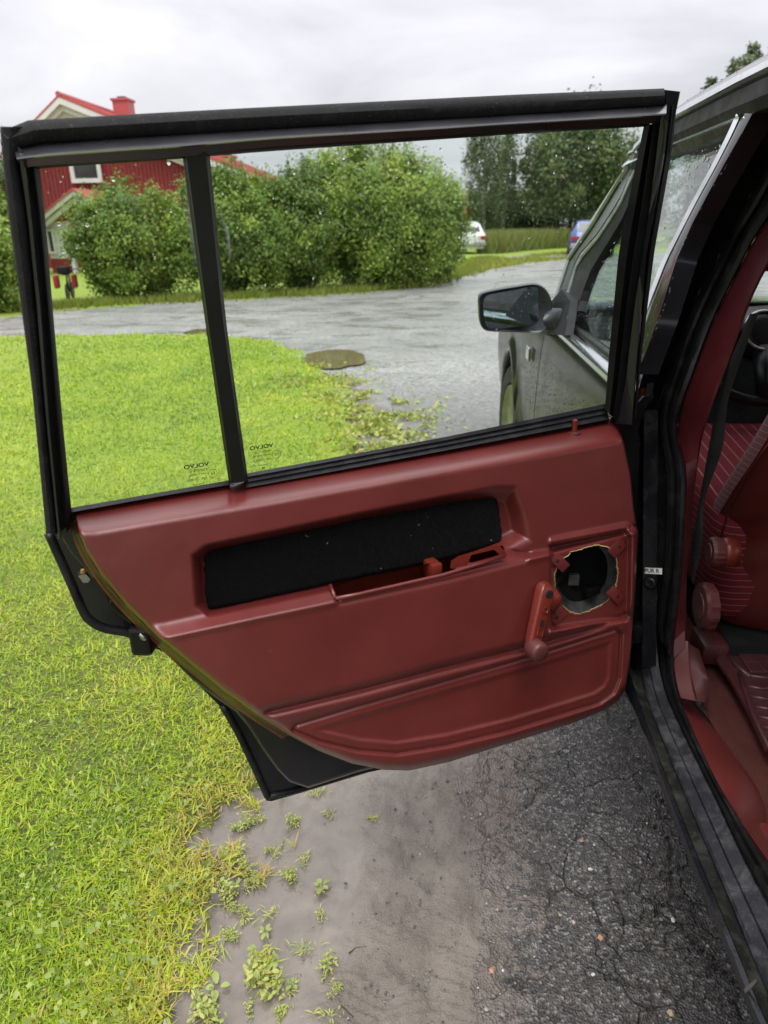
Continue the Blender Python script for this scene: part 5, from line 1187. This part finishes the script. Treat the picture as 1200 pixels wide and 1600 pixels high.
# raised lip round the shell edge
LIP = spline([(72, 836), (106, 912), (128, 962), (142, 977), (162, 986), (200, 993), (240, 1010)], 30)
obj('hem_flange', tube(door(LIP[:, 0] + 4, LIP[:, 1] - 3, np.full(30, -.086)), .006, 8), MAT['rubber'], shell, smooth=True)
LIP = spline([(344, 1104), (366, 1142), (390, 1192), (414, 1246)], 16); obj('hem_flange', tube(door(LIP[:, 0] + 4, LIP[:, 1] - 2, np.full(16, -.086)), .006, 8), MAT['rubber'], shell, smooth=True)
LIP = spline([(418, 1248), (470, 1236), (575, 1204)], 12); obj('hem_flange', tube(door(LIP[:, 0], LIP[:, 1] - 3, np.full(12, -.086)), .005, 8), MAT['rubber'], shell, smooth=True)
obj('reflection_cover', prism([(955, 652), (992, 650), (1000, 690), (997, 760), (991, 840), (975, 740), (962, 680)], -.075, -.045, door), MAT['jamb_dark'], shell, fix=True)  # dark plate added to hide the lawn's green reflection in the front door
obj('door_latch', bevel_box(door(226, 993, -.06), (.03, .04, .045), .006), MAT['black_plastic'], shell)
obj('latch_claw', tube([door(218, 984, -.045), door(224, 996, -.04), door(233, 1001, -.045)], .0045, 8), MAT['steel'], shell, smooth=True)
obj('latch_cover', soft_prism([(178, 932), (194, 945), (212, 968), (205, 975), (186, 962), (172, 950), (170, 940)], -.088, -.055, .004), MAT['black_plastic'], shell, fix=True)
obj('striker_pad', prism([(122, 900), (134, 897), (141, 905), (138, 910), (130, 911)], -.0875, -.08, door), MAT['steel'], shell, fix=True)
obj('edge_screw', lathe(door(130, 891, -.087), EN, [(0, .0045), (.004, .0045), (.005, .002)], 10), MAT['brass'], shell)
obj('door_check', bevel_box(door(978, 1000, -.03), (.02, .03, .03), .004), MAT['steel'], shell)
# window frame: felt seal, round black bar, glass channel
def fr(name, A, B, prof, mat, n=None, sharp=40, parent=None): return obj(name, strip(A, B, prof, door, n), MAT[mat], parent or shell, smooth=True, sharp=sharp, fix=True)
rnd = [(0, -.03), (0, -.008), (.06, -.003), (.18, .001), (.4, .004), (.65, .003), (.85, .0), (.95, -.004), (1, -.010), (1, -.03)]
fr('frame_seal', [(2, 205), (43, 188), (213, 178), (400, 168), (800, 148), (1038, 138)], [(24, 236), (46, 227), (205, 217), (400, 205), (800, 182), (1040, 166)], rnd, 'felt_seal', 24)
fr('frame_seal', [(0, 198), (3, 240), (13, 333), (33, 480), (50, 607), (72, 834)], [(42, 198), (27, 240), (42, 333), (57, 483), (71, 650), (90, 834)], rnd, 'felt_seal', 24)
fr('window_frame', [(22, 232), (60, 224), (205, 212), (400, 201), (800, 178), (1042, 163)], [(30, 262), (62, 259), (287, 245), (400, 231), (800, 205), (1040, 192)],
   [(0, -.03), (0, -.006), (.10, -.002), (.22, .004), (.36, .010), (.48, .0145), (.56, .015), (.60, .012), (.63, -.004), (1, -.010), (1, -.04)], 'frame_gloss', 24)
fr('glass_channel', [(36, 251), (62, 247), (287, 232), (400, 222), (800, 196), (1034, 184)], [(60, 264), (64, 263), (287, 248), (400, 238), (800, 210), (1008, 198)], [(0, -.05), (0, -.012), (.5, -.014), (1, -.020), (1, -.05)], 'black_plastic', 24)
fr('window_frame', [(24, 226), (41, 333), (56, 483), (70, 650), (90, 842)], [(41, 240), (52, 333), (66, 483), (79, 650), (97, 842)], [(0, -.03), (0, -.006), (.2, .006), (.6, .008), (1, -.004), (1, -.04)], 'black_paint', 16)
fr('glass_channel', [(38, 248), (51, 333), (65, 483), (78, 650), (94, 834)], [(62, 263), (71, 345), (84, 500), (98, 660), (112, 800)], [(0, -.05), (0, -.008), (.3, -.016), (.6, -.014), (1, -.022), (1, -.05)], 'black_plastic', 16)
fr('window_frame', [(1030, 190), (1012, 340), (990, 480), (975, 600), (962, 662)], [(1048, 160), (1040, 237), (1010, 400), (993, 600), (990, 664)], [(0, -.045), (0, -.014), (.12, -.006), (.5, -.002), (.9, .004), (1, -.004), (1, -.05)], 'black_paint', 16)
fr('glass_channel', [(1006, 197), (987, 288), (967, 392), (951, 560), (945, 640)], [(1031, 190), (1013, 340), (991, 480), (976, 600), (966, 660)], [(0, -.05), (0, -.022), (.35, -.016), (.42, -.024), (.55, -.024), (.62, -.014), (1, -.012), (1, -.05)], 'black_plastic', 16)
fr('corner_flag', [(1036, 140), (1044, 165), (1040, 237)], [(1063, 143), (1054, 185), (1047, 240)], [(0, -.04), (0, -.02), (.1, -.014), (.9, -.014), (1, -.02), (1, -.04)], 'black_plastic', 3)
fr('edge_seal', [(1047, 166), (1038, 240), (1010, 400), (994, 590), (990, 655)], [(1058, 160), (1050, 235), (1022, 396), (1002, 560), (994, 655)], [(0, -.05), (0, -.020), (.4, -.010), (1, -.03), (1, -.06)], 'felt_seal', 16)
fr('divider_bar', [(284, 236), (320, 500), (358, 756)], [(327, 234), (353, 500), (388, 752)], [(0, -.05), (0, -.022), (.10, -.018), (.14, -.012), (.86, -.008), (.93, -.016), (1, -.02), (1, -.05)], 'black_plastic', 12)
fr('belt_seal', [(384, 740), (700, 682), (946, 631)], [(384, 762), (700, 703), (952, 655)], [(0, -.05), (0, -.030), (.25, -.027), (.35, -.031), (.6, -.026), (.7, -.03), (1, -.024), (1, -.05)], 'belt_rubber', 12)
fr('belt_seal', [(108, 794), (240, 771), (360, 750)], [(108, 801), (240, 777), (360, 757)], [(0, -.05), (0, -.031), (1, -.028), (1, -.05)], 'rubber', 8)
obj('door_glass', prism([(322, 240), (1012, 190), (948, 640), (386, 748)], -.0525, -.052, door)[0:1] + ([(0, 1, 2, 3)],), MAT['glass'], shell)
obj('quarter_glass', prism([(55, 258), (292, 240), (362, 756), (108, 800)], -.0525, -.052, door)[0:1] + ([(0, 1, 2, 3)],), MAT['glass'], shell)
# wiper-like smears on both panes
def smear(A, B, peak, name='glass_smear'):
    k = 24; A = spline(A, k); B = spline(B, k); R = []; at = []
    for i in range(k):
        t = i / (k - 1); e = math.sin(math.pi * t) ** .5
        for q in (0, .35, .7, 1): p_ = A[i] * (1 - q) + B[i] * q; R.append(door(p_[0], p_[1], -.0516)); at.append(peak * e * (0, .6, 1, 0)[int(q * 3 + .01)])
    return obj(name, (np.array(R), grid(k, 4)), MAT['smear'], shell, attrs=dict(a=at))
smear([(284, 275), (291, 350), (303, 415)], [(297, 275), (303, 350), (309, 420)], .9)
smear([(333, 320), (347, 352), (354, 385), (357, 412)], [(337, 322), (357, 356), (361, 388), (359, 414)], .8)
smear([(408, 440), (420, 520), (440, 630)], [(411, 440), (424, 520), (444, 630)], .45)
# trim panel
TOPX = [118, 240, 357, 362, 385, 390, 700, 940, 955, 965, 975, 985, 990, 994, 997]
TOPY = [797, 776, 755, 758, 752, 752, 700, 655, 651, 655, 690, 738, 790, 815, 828]
BOTX = [118, 121, 135, 160, 200, 250, 300, 350, 400, 450, 500, 550, 600, 640, 700, 800, 900, 945, 965, 977, 985, 988, 992, 997]
BOTY = [812, 830, 862, 902, 950, 998, 1039, 1080, 1116, 1148, 1174, 1193, 1203, 1204, 1191, 1160, 1128, 1109, 1096, 1078, 1030, 985, 930, 836]
cxs = np.unique(np.concatenate([np.linspace(118, 130, 8), np.arange(130, 958, 2.3), np.linspace(958, 997, 34)])); NRW = 210
HOLE = spline([(866, 907), (871, 886), (884, 869), (904, 859), (926, 853), (946, 853), (959, 866), (965, 886), (964, 906), (960, 922), (950, 937), (934, 949), (908, 959), (889, 955), (875, 941), (868, 925), (866, 907)], 90)[:-1]
TRAY = [(517, 914), (527, 934), (560, 927), (692, 897), (706, 893), (716, 886), (788, 866), (786, 853), (690, 877)]
CARP = [(319, 872), (326, 863), (340, 857), (560, 812), (768, 774), (776, 778), (781, 810), (786, 850), (690, 877), (516, 914), (334, 953), (325, 951), (321, 930)]
t_ = np.linspace(0, 1, NRW)
tx = np.interp(cxs, TOPX, TOPY); bx = np.interp(cxs, BOTX, BOTY)
gpx = np.repeat(cxs[:, None], NRW, 1); gpy = tx[:, None] + (bx - tx)[:, None] * t_
def lerp_line(P, x): P = np.asarray(P, float); return np.interp(x, P[:, 0], P[:, 1])
def trim_n(px, py):
    top = np.interp(px, TOPX, TOPY)
    cre = lerp_line([(118, 832), (150, 831), (260, 812), (420, 785), (700, 735), (900, 700), (975, 686), (1000, 682)], px)
    # padded window shelf
    d1 = np.clip((py - top) / np.maximum(cre - top, 8), 0, 3)
    n = -.050 + .068 * np.where(d1 < .7, d1 / .95, np.where(d1 < 1.2, 1 - (1.2 - d1) ** 2 / .95, 1.0))
    # recess behind the carpet
    sd = poly_sdf([(300, 868), (322, 852), (560, 803), (780, 760), (806, 760), (822, 800), (832, 846), (800, 858), (690, 884), (516, 921), (326, 962), (306, 948)], px, py)
    wdt = np.interp(px, [290, 330, 700, 770, 840], [22, 12, 10, 24, 44])
    rec = sst(2, -1, sd / wdt * 1.0)
    n = n - .036 * sst(3, -wdt, sd)
    # arm rest: lower half stands forward, its top is the ledge under the carpet
    led_b = lerp_line([(100, 1032), (275, 993), (400, 966), (520, 941), (700, 902), (800, 880), (860, 866), (1000, 830)], px)
    led_t = lerp_line([(100, 990), (260, 970), (334, 953), (516, 914), (690, 877), (786, 852), (812, 862), (860, 856), (1000, 822)], px)
    f = np.clip((py - led_t) / np.maximum(led_b - led_t, 3), -1, 2)
    n = n + .022 * sst(0.0, 1.12, f)
    lip = np.exp(-((py - led_b - 1) / 5.0) ** 2) * .0025; n = n + lip * (px < 862)
    # step beside the tray: the lip runs a little lower there
    n = n - .004 * np.exp(-(poly_sdf([(522, 916), (530, 942), (700, 905), (820, 876), (826, 862), (800, 862)], px, py) / 4.0) ** 2) * (py > led_t)
    # speaker field
    ss = poly_sdf([(859, 852), (978, 829), (986, 838), (983, 960), (976, 966), (860, 984)], px, py)
    n = n - .020 * sst(2, -5, ss) + .006 * np.exp(-((ss - 5) / 5) ** 2) * (px > 858)
    # crease and bead across the lower part
    cl = lerp_line([(380, 1122), (410, 1113), (560, 1077), (700, 1040), (850, 1003), (985, 962), (1000, 958)], px)
    q = py - cl
    endf = sst(398, 425, px)
    n = n - endf * .0075 * np.exp(-(q / 5.5) ** 2) + endf * (.004 * np.exp(-((q - 15) / 7) ** 2) - .009 * sst(-8, 4, q) * 1.0 + .0 * q)
    # map pocket: double groove
    pk = poly_sdf([(458, 1140), (464, 1132), (560, 1103), (700, 1063), (850, 1020), (962, 984), (970, 990), (967, 1060), (958, 1082), (936, 1098), (800, 1140), (700, 1164), (620, 1177), (560, 1172), (500, 1158)], px, py)
    n = n + .0045 * sst(6, -6, -np.abs(pk + 2)) * 0 - .0070 * np.exp(-(pk / 2.8) ** 2) - .006 * sst(4, -14, pk) + .0035 * np.exp(-((pk + 13) / 4.5) ** 2)
    # rolled outer edge
    ed = np.minimum(np.abs(np.interp(px, BOTX, BOTY) - py), 60); n = n - .016 * np.exp(-(ed / 5.0) ** 1.3)
    n = n - .016 * np.exp(-((997 - px) / 4.0) ** 1.3) * (py > 820) - .014 * np.exp(-(np.maximum(py - top, 0) / 5) ** 1.2) * (px > 962)
    n = n + .0012 * (fbm(px / 60, py / 60, 3, 3) - .5)
    return n
gn = trim_n(gpx, gpy)
TV = door(gpx, gpy, gn).reshape(-1, 3); TF = grid(len(cxs), NRW)
fx_ = gpx.ravel()[TF].mean(1); fy_ = gpy.ravel()[TF].mean(1)
jag = (fbm(fx_ / 6, fy_ / 6, 2, 2) - .5) * 4
keep = (poly_sdf(HOLE, fx_, fy_) > jag * .5) & (poly_sdf(TRAY, fx_, fy_) > 0)
u, inv = np.unique(TF[keep], return_inverse=True)
trim = obj('trim_panel', (TV[u], inv.reshape(-1, 4)), MAT['red_vinyl'], shell, smooth=True)
# the cut edge of the panel seen along its left side
BE = spline([(118, 812), (121, 830), (135, 862), (160, 902), (200, 950), (250, 998), (300, 1039), (350, 1080), (400, 1116), (450, 1148)], 40)
obj('trim_edge', rings([[door(a, b, .002), door(a - 2.0, b + 2.0, -.006), door(a - 4.5, b + 4.0, -.018), door(a - 6, b + 5, -.034), door(a - 2, b + 1, -.034)] for a, b in BE], True, True), MAT['brown_edge'], shell, smooth=True, sharp=50)
obj('trim_backing', rings([[door(a - 4, b + 3, -.034), door(a - 8.0, b + 6.5, -.040), door(a - 9, b + 6.5, -.046), door(a, b, -.046)] for a, b in BE], True, True), MAT['red_plastic'], shell, smooth=True, sharp=50)
# black carpet pad
cs = np.arange(312, 794, 2.0); cr = np.arange(768, 960, 2.0); CX, CY = np.meshgrid(cs, cr, indexing='ij')
sdc = poly_sdf(CARP, CX, CY) + (fbm(CX / 3, CY / 3, 2, 4) - .5) * 2.5
cn = -.018 + .014 * sst(2, -6, sdc) + .0022 * (fbm(CX / 4, CY / 4, 2, 6) - .5)
CF = grid(len(cs), len(cr)); kk = sdc.ravel()[CF].mean(1) < .5; u, inv = np.unique(CF[kk], return_inverse=True)
pad = obj('carpet_inset', (door(CX, CY, cn).reshape(-1, 3)[u], inv.reshape(-1, 4)), MAT['carpet_black'], shell, smooth=True)
q = np.stack([RNG.uniform(318, 786, 9000), RNG.uniform(772, 955, 9000)], -1); q = q[poly_sdf(CARP, q[:, 0], q[:, 1]) < 1.5]; m = len(q)
b0 = door(q[:, 0], q[:, 1], np.full(m, -.006)); dirs = unit(m) * .7 + EN; L = .0022 * RNG.uniform(.5, 1.6, m)[:, None]; sdv = unit(m) * .00022
fb = obj('carpet_pile', (np.stack([b0 - sdv, b0 + sdv, b0 + dirs * L], 1).reshape(-1, 3), np.arange(3 * m).reshape(-1, 3)), MAT['carpet_black'], shell); fb['kind'] = 'stuff'
q = np.stack([RNG.uniform(330, 770, 46), RNG.uniform(785, 945, 46)], -1); q = q[poly_sdf(CARP, q[:, 0], q[:, 1]) < -6][:9]; mb = MB()
for a, b in q: r = .00022; c = door(a, b, -.0015); mb.add(*tube([c, c + unit(1)[0] * .0035 * RNG.uniform(.3, 1)], r, 4))
ln_ = obj('lint', mb.vf(), MAT['label_white'], shell); ln_['kind'] = 'stuff'
# speaker hole: torn foam edge, cup behind
hp = HOLE + (RNG.normal(size=HOLE.shape)) * .9; hc2 = HOLE.mean(0)
keepf = []
R = []
for i, (a, b) in enumerate(hp):
    o = (np.array([a, b]) - hc2) / np.linalg.norm(np.array([a, b]) - hc2); aa = math.degrees(math.atan2(-(b - hc2[1]), a - hc2[0])) % 360
    k = 1.0 if (aa < 40 or aa > 330) else (.9 if 230 < aa < 300 else (.55 if 40 <= aa < 110 else .15)); wj = (1.0 + 2.2 * RNG.random() ** 1.5) * k
    n0 = float(trim_n(np.array(a), np.array(b)))
    R.append([door(a + o[0] * 1.2, b + o[1] * 1.2, n0 - .0005), door(a - o[0] * wj * .4, b - o[1] * wj * .4, n0 + .0012), door(a - o[0] * wj, b - o[1] * wj, n0 - .003), door(a + o[0] * 1.0, b + o[1] * 1.0, n0 - .012)])
R.append(R[0]); obj('torn_foam_edge', rings(R, True), MAT['foam_yellow'], shell)
def ell(k, n, dx=0, dy=0): return np.array([door(hc2[0] + (a - hc2[0]) * k + dx, hc2[1] + (b - hc2[1]) * k + dy, n) for a, b in HOLE])
R = [ell(1.03, .002), ell(1.02, -.03), ell(.98, -.040), ell(.80, -.05, -6, -8), ell(.78, -.058, -6, -8), ell(.86, -.060, -6, -8), ell(.86, -.10, -4, -6)]
simple('cup_plastic', (0.085, 0.088, 0.085), 0.22, bump=0.2, var=.5, scale=40)
obj('speaker_cup', rings([np.vstack([r, r[:1]]) for r in R], False), MAT['cup_plastic'], shell, smooth=True, sharp=30)
obj('cup_back', (ell(1.1, -.0865), [tuple(range(len(HOLE)))]), MAT['matt_black'], shell)
obj('wire_plug', bevel_box(door(896, 905, -.045), (.020, .012, .022), .002), MAT['cup_plastic'], shell); obj('speaker_clip', bevel_box(door(924, 922, -.036), (.030, .02, .016), .003, rz=.5), MAT['black_plastic'], shell)
for (a, b, rot) in [(875, 879, 45), (965, 857, -45), (962, 930, 45), (873, 962, -45)]:
    n0 = float(trim_n(np.array(float(a)), np.array(float(b)))); c = np.array([a, b]); u1 = np.array([math.cos(math.radians(rot + 90)), math.sin(math.radians(rot + 90))]) * 8.6; v1 = np.array([-u1[1], u1[0]]) * 1.6
    P = [c + u1 + v1, c + u1 - v1, c - u1 - v1, c - u1 + v1]
    tb = obj('bracket_tab', soft_prism(P, n0 - .006, n0 + .0042, .0012), MAT['red_vinyl'], shell, smooth=True, sharp=40, fix=True)
    dd = (c - hc2) / np.linalg.norm(c - hc2) * 4
    obj('screw_hole', lathe(door(c[0] + dd[0], c[1] + dd[1], n0 + .0046), EN, [(-.004, .003), (0, .003), (.0002, .0026)], 12), MAT['matt_black'], shell)
# finger tray with its bezel and grip
tw = lambda P, n: door(np.array([p[0] for p in P]), np.array([p[1] for p in P]), np.full(len(P), n))
mb = MB(); RIM = [(517, 914), (527, 935), (560, 928), (692, 898), (788, 867), (786, 852), (690, 876)]
A0, A1 = tw(RIM, .014), tw([(p[0] + (3 if p[0] < 600 else -2), p[1] + 2) for p in RIM], -.030)
mb.add(np.concatenate([A0, A1]), [(i, (i + 1) % 7, 7 + (i + 1) % 7, 7 + i) for i in range(7)] + [tuple(range(7, 14))]); obj('pull_tray', mb.vf(), MAT['red_tray'], shell, fix=True)
obj('tray_lip', tube(door([524, 560, 692, 740, 789], [935, 928.5, 898.5, 884, 868], np.full(5, .0385)), .0032, 8), MAT['red_vinyl'], shell, smooth=True)
obj('tray_lip', tube(door([524, 516], [935, 914], np.array([.0375, .018])), .003, 8), MAT['red_vinyl'], shell, smooth=True)
bz_o = [(703, 888), (718, 868), (780, 852), (793, 866), (790, 870), (722, 889)]; bz_i = [(732, 877), (737, 867), (772, 859), (780, 866), (776, 868), (738, 879)]
R = [tw(bz_o, .006), tw(bz_o, .024), tw(bz_i, .024), tw(bz_i, .006)]; obj('switch_bezel', rings([np.vstack([r, r[:1]]) for r in R], False), MAT['red_plastic'], shell, sharp=30, smooth=True)
obj('bezel_cheek', prism([(703, 889), (705, 876), (718, 868), (722, 889)], -.002, .022, door), MAT['red_plastic'], shell, fix=True)
obj('tray_grip', bevel_box(door(676, 889, .006), (.020, .030, .028), .004, 2, R=np.stack([EU, EN, [0, 0, 1]], 1)), MAT['red_plastic'], shell, smooth=True, sharp=40)
# window crank
ca, cb = door(850, 928, .052), door(832, 1006, .064)
ax3 = (cb - ca) / np.linalg.norm(cb - ca); side3 = np.cross(EN, ax3); side3 /= np.linalg.norm(side3)
def arm_ring(c, w1, t1): return [c + side3 * w1 * math.cos(a) * (1 if abs(math.cos(a)) > .5 else 1) + EN * t1 * math.sin(a) for a in np.linspace(0, 2 * math.pi, 16, endpoint=False)]
def sq(w1, t1, c): return [c + side3 * (np.sign(math.cos(a)) * abs(math.cos(a)) ** .45) * w1 + EN * (np.sign(math.sin(a)) * abs(math.sin(a)) ** .45) * t1 for a in np.linspace(0, 2 * math.pi, 24, endpoint=False)]
R = [sq(.004, .004, ca - ax3 * .020)] + [sq(w1, t1, ca + (cb - ca) * t - ax3 * o) for t, w1, t1, o in [(0, .012, .009, .015), (0, .0150, .011, .007), (0, .0155, .011, 0), (.5, .0142, .010, 0), (.92, .0130, .009, 0), (1.0, .0115, .008, -.006), (1.0, .006, .006, -.012)]]
crank = obj('window_crank', rings(R, True, True), MAT['red_plastic'], shell, smooth=True, sharp=50, fix=True)
obj('crank_spindle', lathe(door(850, 930, .016), EN, [(0, .022), (.012, .021), (.028, .016), (.032, .012)], 24), MAT['red_plastic'], shell, smooth=True)
obj('crank_hole', lathe(ca + EN * .0125 - ax3 * .004 + side3 * 0, EN, [(-.004, .007), (0.0003, .007), (.0005, .0062)], 16), MAT['matt_black'], shell)
th = np.linspace(0, 6.2832, 16, endpoint=False); obj('crank_emblem', tube(ca + ax3 * .022 + EN * .0118 + .0048 * (np.cos(th)[:, None] * ax3 + np.sin(th)[:, None] * side3), .0007, 5, closed=True), MAT['red_plastic'], shell)
Rm = np.stack([ax3, side3, EN], 1)
obj('crank_slot', box(ca + ax3 * .043 + EN * .0112, (.009, .007, .0012), R=Rm), MAT['matt_black'], shell)
fr_ = [ca + ax3 * a + side3 * b + EN * .0112 for a, b in ((.052, -.006), (.052, .006), (.064, .006), (.064, -.006))]; obj('crank_frame', tube(fr_, .0006, 4, closed=True), MAT['red_plastic'], shell)
kc = door(834, 1012, .068)
obj('crank_knob', lathe(kc, EN, [(-.012, .010), (-.006, .0155), (.002, .0172), (.013, .0168), (.018, .0160), (.0205, .0135), (.0215, .007), (.0218, .0005)], 32, cap=False), MAT['red_plastic_dull'], shell, smooth=True, sharp=60)
# lock pin
lp = door(897, 676, -.024)
obj('lock_pin_collar', lathe(lp, (0, 0, 1), [(-.004, .011), (.001, .011), (.002, .0085), (.0022, .004)], 20), MAT['red_vinyl_worn'], shell, smooth=True, sharp=40)
obj('lock_pin', lathe(lp, (0, 0, 1), [(-.004, .0048), (.017, .0046), (.019, .0052), (.022, .0052), (.0235, .003)], 16), MAT['red_plastic'], shell, smooth=True, sharp=40)
# markings etched on the two panes (they read from outside)
def marking(px, py):
    c = door(px, py, -.0514); d0 = door(px + 30, py - 5.2, -.0514); ay = np.array([0, 0, 1.0]); ax4 = EU
    def L(t, dx, dz, h, st=1.0, bold=0.0): put_text('glass_marking', t, c + EU * dx + ay * dz, ax4, ay, h, MAT['ink'], shell, st, .0003, bold)
    L('VOLVO', 0, .0175, .0052, 1.35, .03); L('TRIMATE 2C', -.001, .0105, .0030, 1.1); L('LAMEX M 2524', -.001, .0050, .0023, 1.2); L('43R - 000820', .001, -.0015, .0034, 1.0); L('Sweden', 0, -.0085, .0030, 1.2); L('18', -.0005, -.0135, .0033, 1.0, .02)
    L('E3', -.021, .0035, .0038, 1.2); th = np.linspace(0, 6.2832, 28, endpoint=False); cc_ = c - EU * .021 + ay * .0035
    obj('glass_marking', tube(cc_ + .0058 * (np.cos(th)[:, None] * EU + np.sin(th)[:, None] * ay), .0003, 4, closed=True), MAT['ink'], shell)
marking(410, 717); marking(309, 747)
# raindrops
def drops(n, sampler, parent, normal, rmin, rmax, power=4, flat=.45, stretch=1.0):
    Pp = sampler(n); n = len(Pp); r = rmin + (rmax - rmin) * RNG.random(n) ** power
    u3, v3, w3 = frame_of(normal); T = [(0, 0, 1)] + [(math.cos(a) * .72, math.sin(a) * .72, .68) for a in np.arange(7) * .8976] + [(math.cos(a), math.sin(a), 0) for a in np.arange(7) * .8976]
    T = np.array(T); B = np.stack([u3, v3, w3]); ex = (1 + RNG.random((n, 1, 1)) * .5 * stretch)
    Q = T[None] * r[:, None, None] * np.array([1, 1, flat]); Q = Q * np.concatenate([np.ones_like(ex), ex, np.ones_like(ex)], 2) * (1 + RNG.normal(size=(n, 15, 1)) * .07)
    V = (Pp[:, None] + Q @ B).reshape(-1, 3); f = [(0, 1 + i, 1 + (i + 1) % 7) for i in range(7)]; f2 = [(1 + i, 8 + i, 8 + (i + 1) % 7, 1 + (i + 1) % 7) for i in range(7)]
    f = f + [(a, b, c) for a, b, c, d in f2] + [(a, c, d) for a, b, c, d in f2]
    F = (np.arange(n)[:, None, None] * 15 + np.array(f)[None]).reshape(-1, 3)
    o = obj('raindrops', (V, F), MAT['water_drop'], parent, smooth=True); o['kind'] = 'stuff'; return o
def in_poly(P, dens=None, surf=None):
    P = np.asarray(P, float)
    def f(n):
        q = P.min(0) + RNG.random((n * 3, 2)) * (P.max(0) - P.min(0)); k = poly_sdf(P, q[:, 0], q[:, 1]) < -1
        if dens is not None: k &= RNG.random(len(q)) < dens(q[:, 0], q[:, 1])
        q = q[k][:n]; return surf(q[:, 0], q[:, 1])
    return f
dg = lambda a, b: door(a, b, np.full(len(a), -.0532))
QG = [(64, 266), (284, 250), (352, 750), (112, 792)]; MG = [(330, 246), (1002, 202), (944, 630), (392, 736)]
drops(120, in_poly(QG, lambda x, y: np.clip(1.1 - (y - 260) / 150, .04, 1) + .8 * np.exp(-((x - 112) / 28) ** 2 - ((y - 425) / 70) ** 2), dg), shell, -EN, .0004, .0026, 5)
drops(470, in_poly(MG, lambda x, y: np.clip(1.0 - (y - 230) / 330, .06, 1) * np.clip(.35 + (x - 330) / 500, 0, 1), dg), shell, -EN, .0003, .0021, 6)
sgl = lambda off: (lambda a, b: side(a, b, .345 - off))
drops(500, in_poly([(1003, 262), (1150, 215), (1085, 340), (985, 420)], lambda x, y: np.clip(1 - (y - lerp_line([(985, 285), (1150, 215)], x)) / 70, .03, 1), sgl(-.029)), obj_fd, (-1, 0, .26), .0008, .0032, 3)
drops(420, in_poly([(920, 400), (990, 290), (960, 590), (890, 520)], None, sgl(-.029)), obj_fd, (-1, 0, .26), .0008, .0030, 4)
drops(900, in_poly([(a + 2, b) for a, b in A_fu] + [(a - 1, b) for a, b in B_fu[::-1]], None, sgl(.008)) if False else in_poly([(1172, 172), (1196, 150), (1086, 352), (1034, 497), (1001, 590), (984, 650), (980, 640), (996, 557), (1022, 475), (1072, 362)], None, sgl(.008)), obj_fd, (-1, 0, .26), .0006, .0030, 3)
drops(420, in_poly([(868, 478), (1000, 222), (1008, 250), (900, 470)], None, sgl(.006)), obj_fd, (-1, 0, .26), .0006, .0022, 3)
drops(700, in_poly([(846, 545), (940, 650), (900, 660), (820, 640), (812, 560)], None, lambda a, b: on_x(a, b, .329)), obj_fd, (-1, 0, 0), .0010, .0034, 3)
def roof_pts(n): y = RNG.uniform(.7, 1.9, n); x = RNG.uniform(.47, .70, n); z = np.interp(y, RY, RZ); return np.stack([x, y, z - np.interp(x, [.47, .50, .60, .70], [.022, .010, .001, -.006])], -1)
drops(900, roof_pts, roof_o, (0, 0, 1), .001, .004, 3)
drops(120, lambda n: gv.mean(0) + (RNG.random((n, 1)) - .5) * (gv.max(0) - gv.min(0)) * [1, 1, 0] + (RNG.random((n, 1)) - .5) * [0, 0, .09] - [0, .002, 0], mir, (0, -1, 0), .0006, .0022, 3)
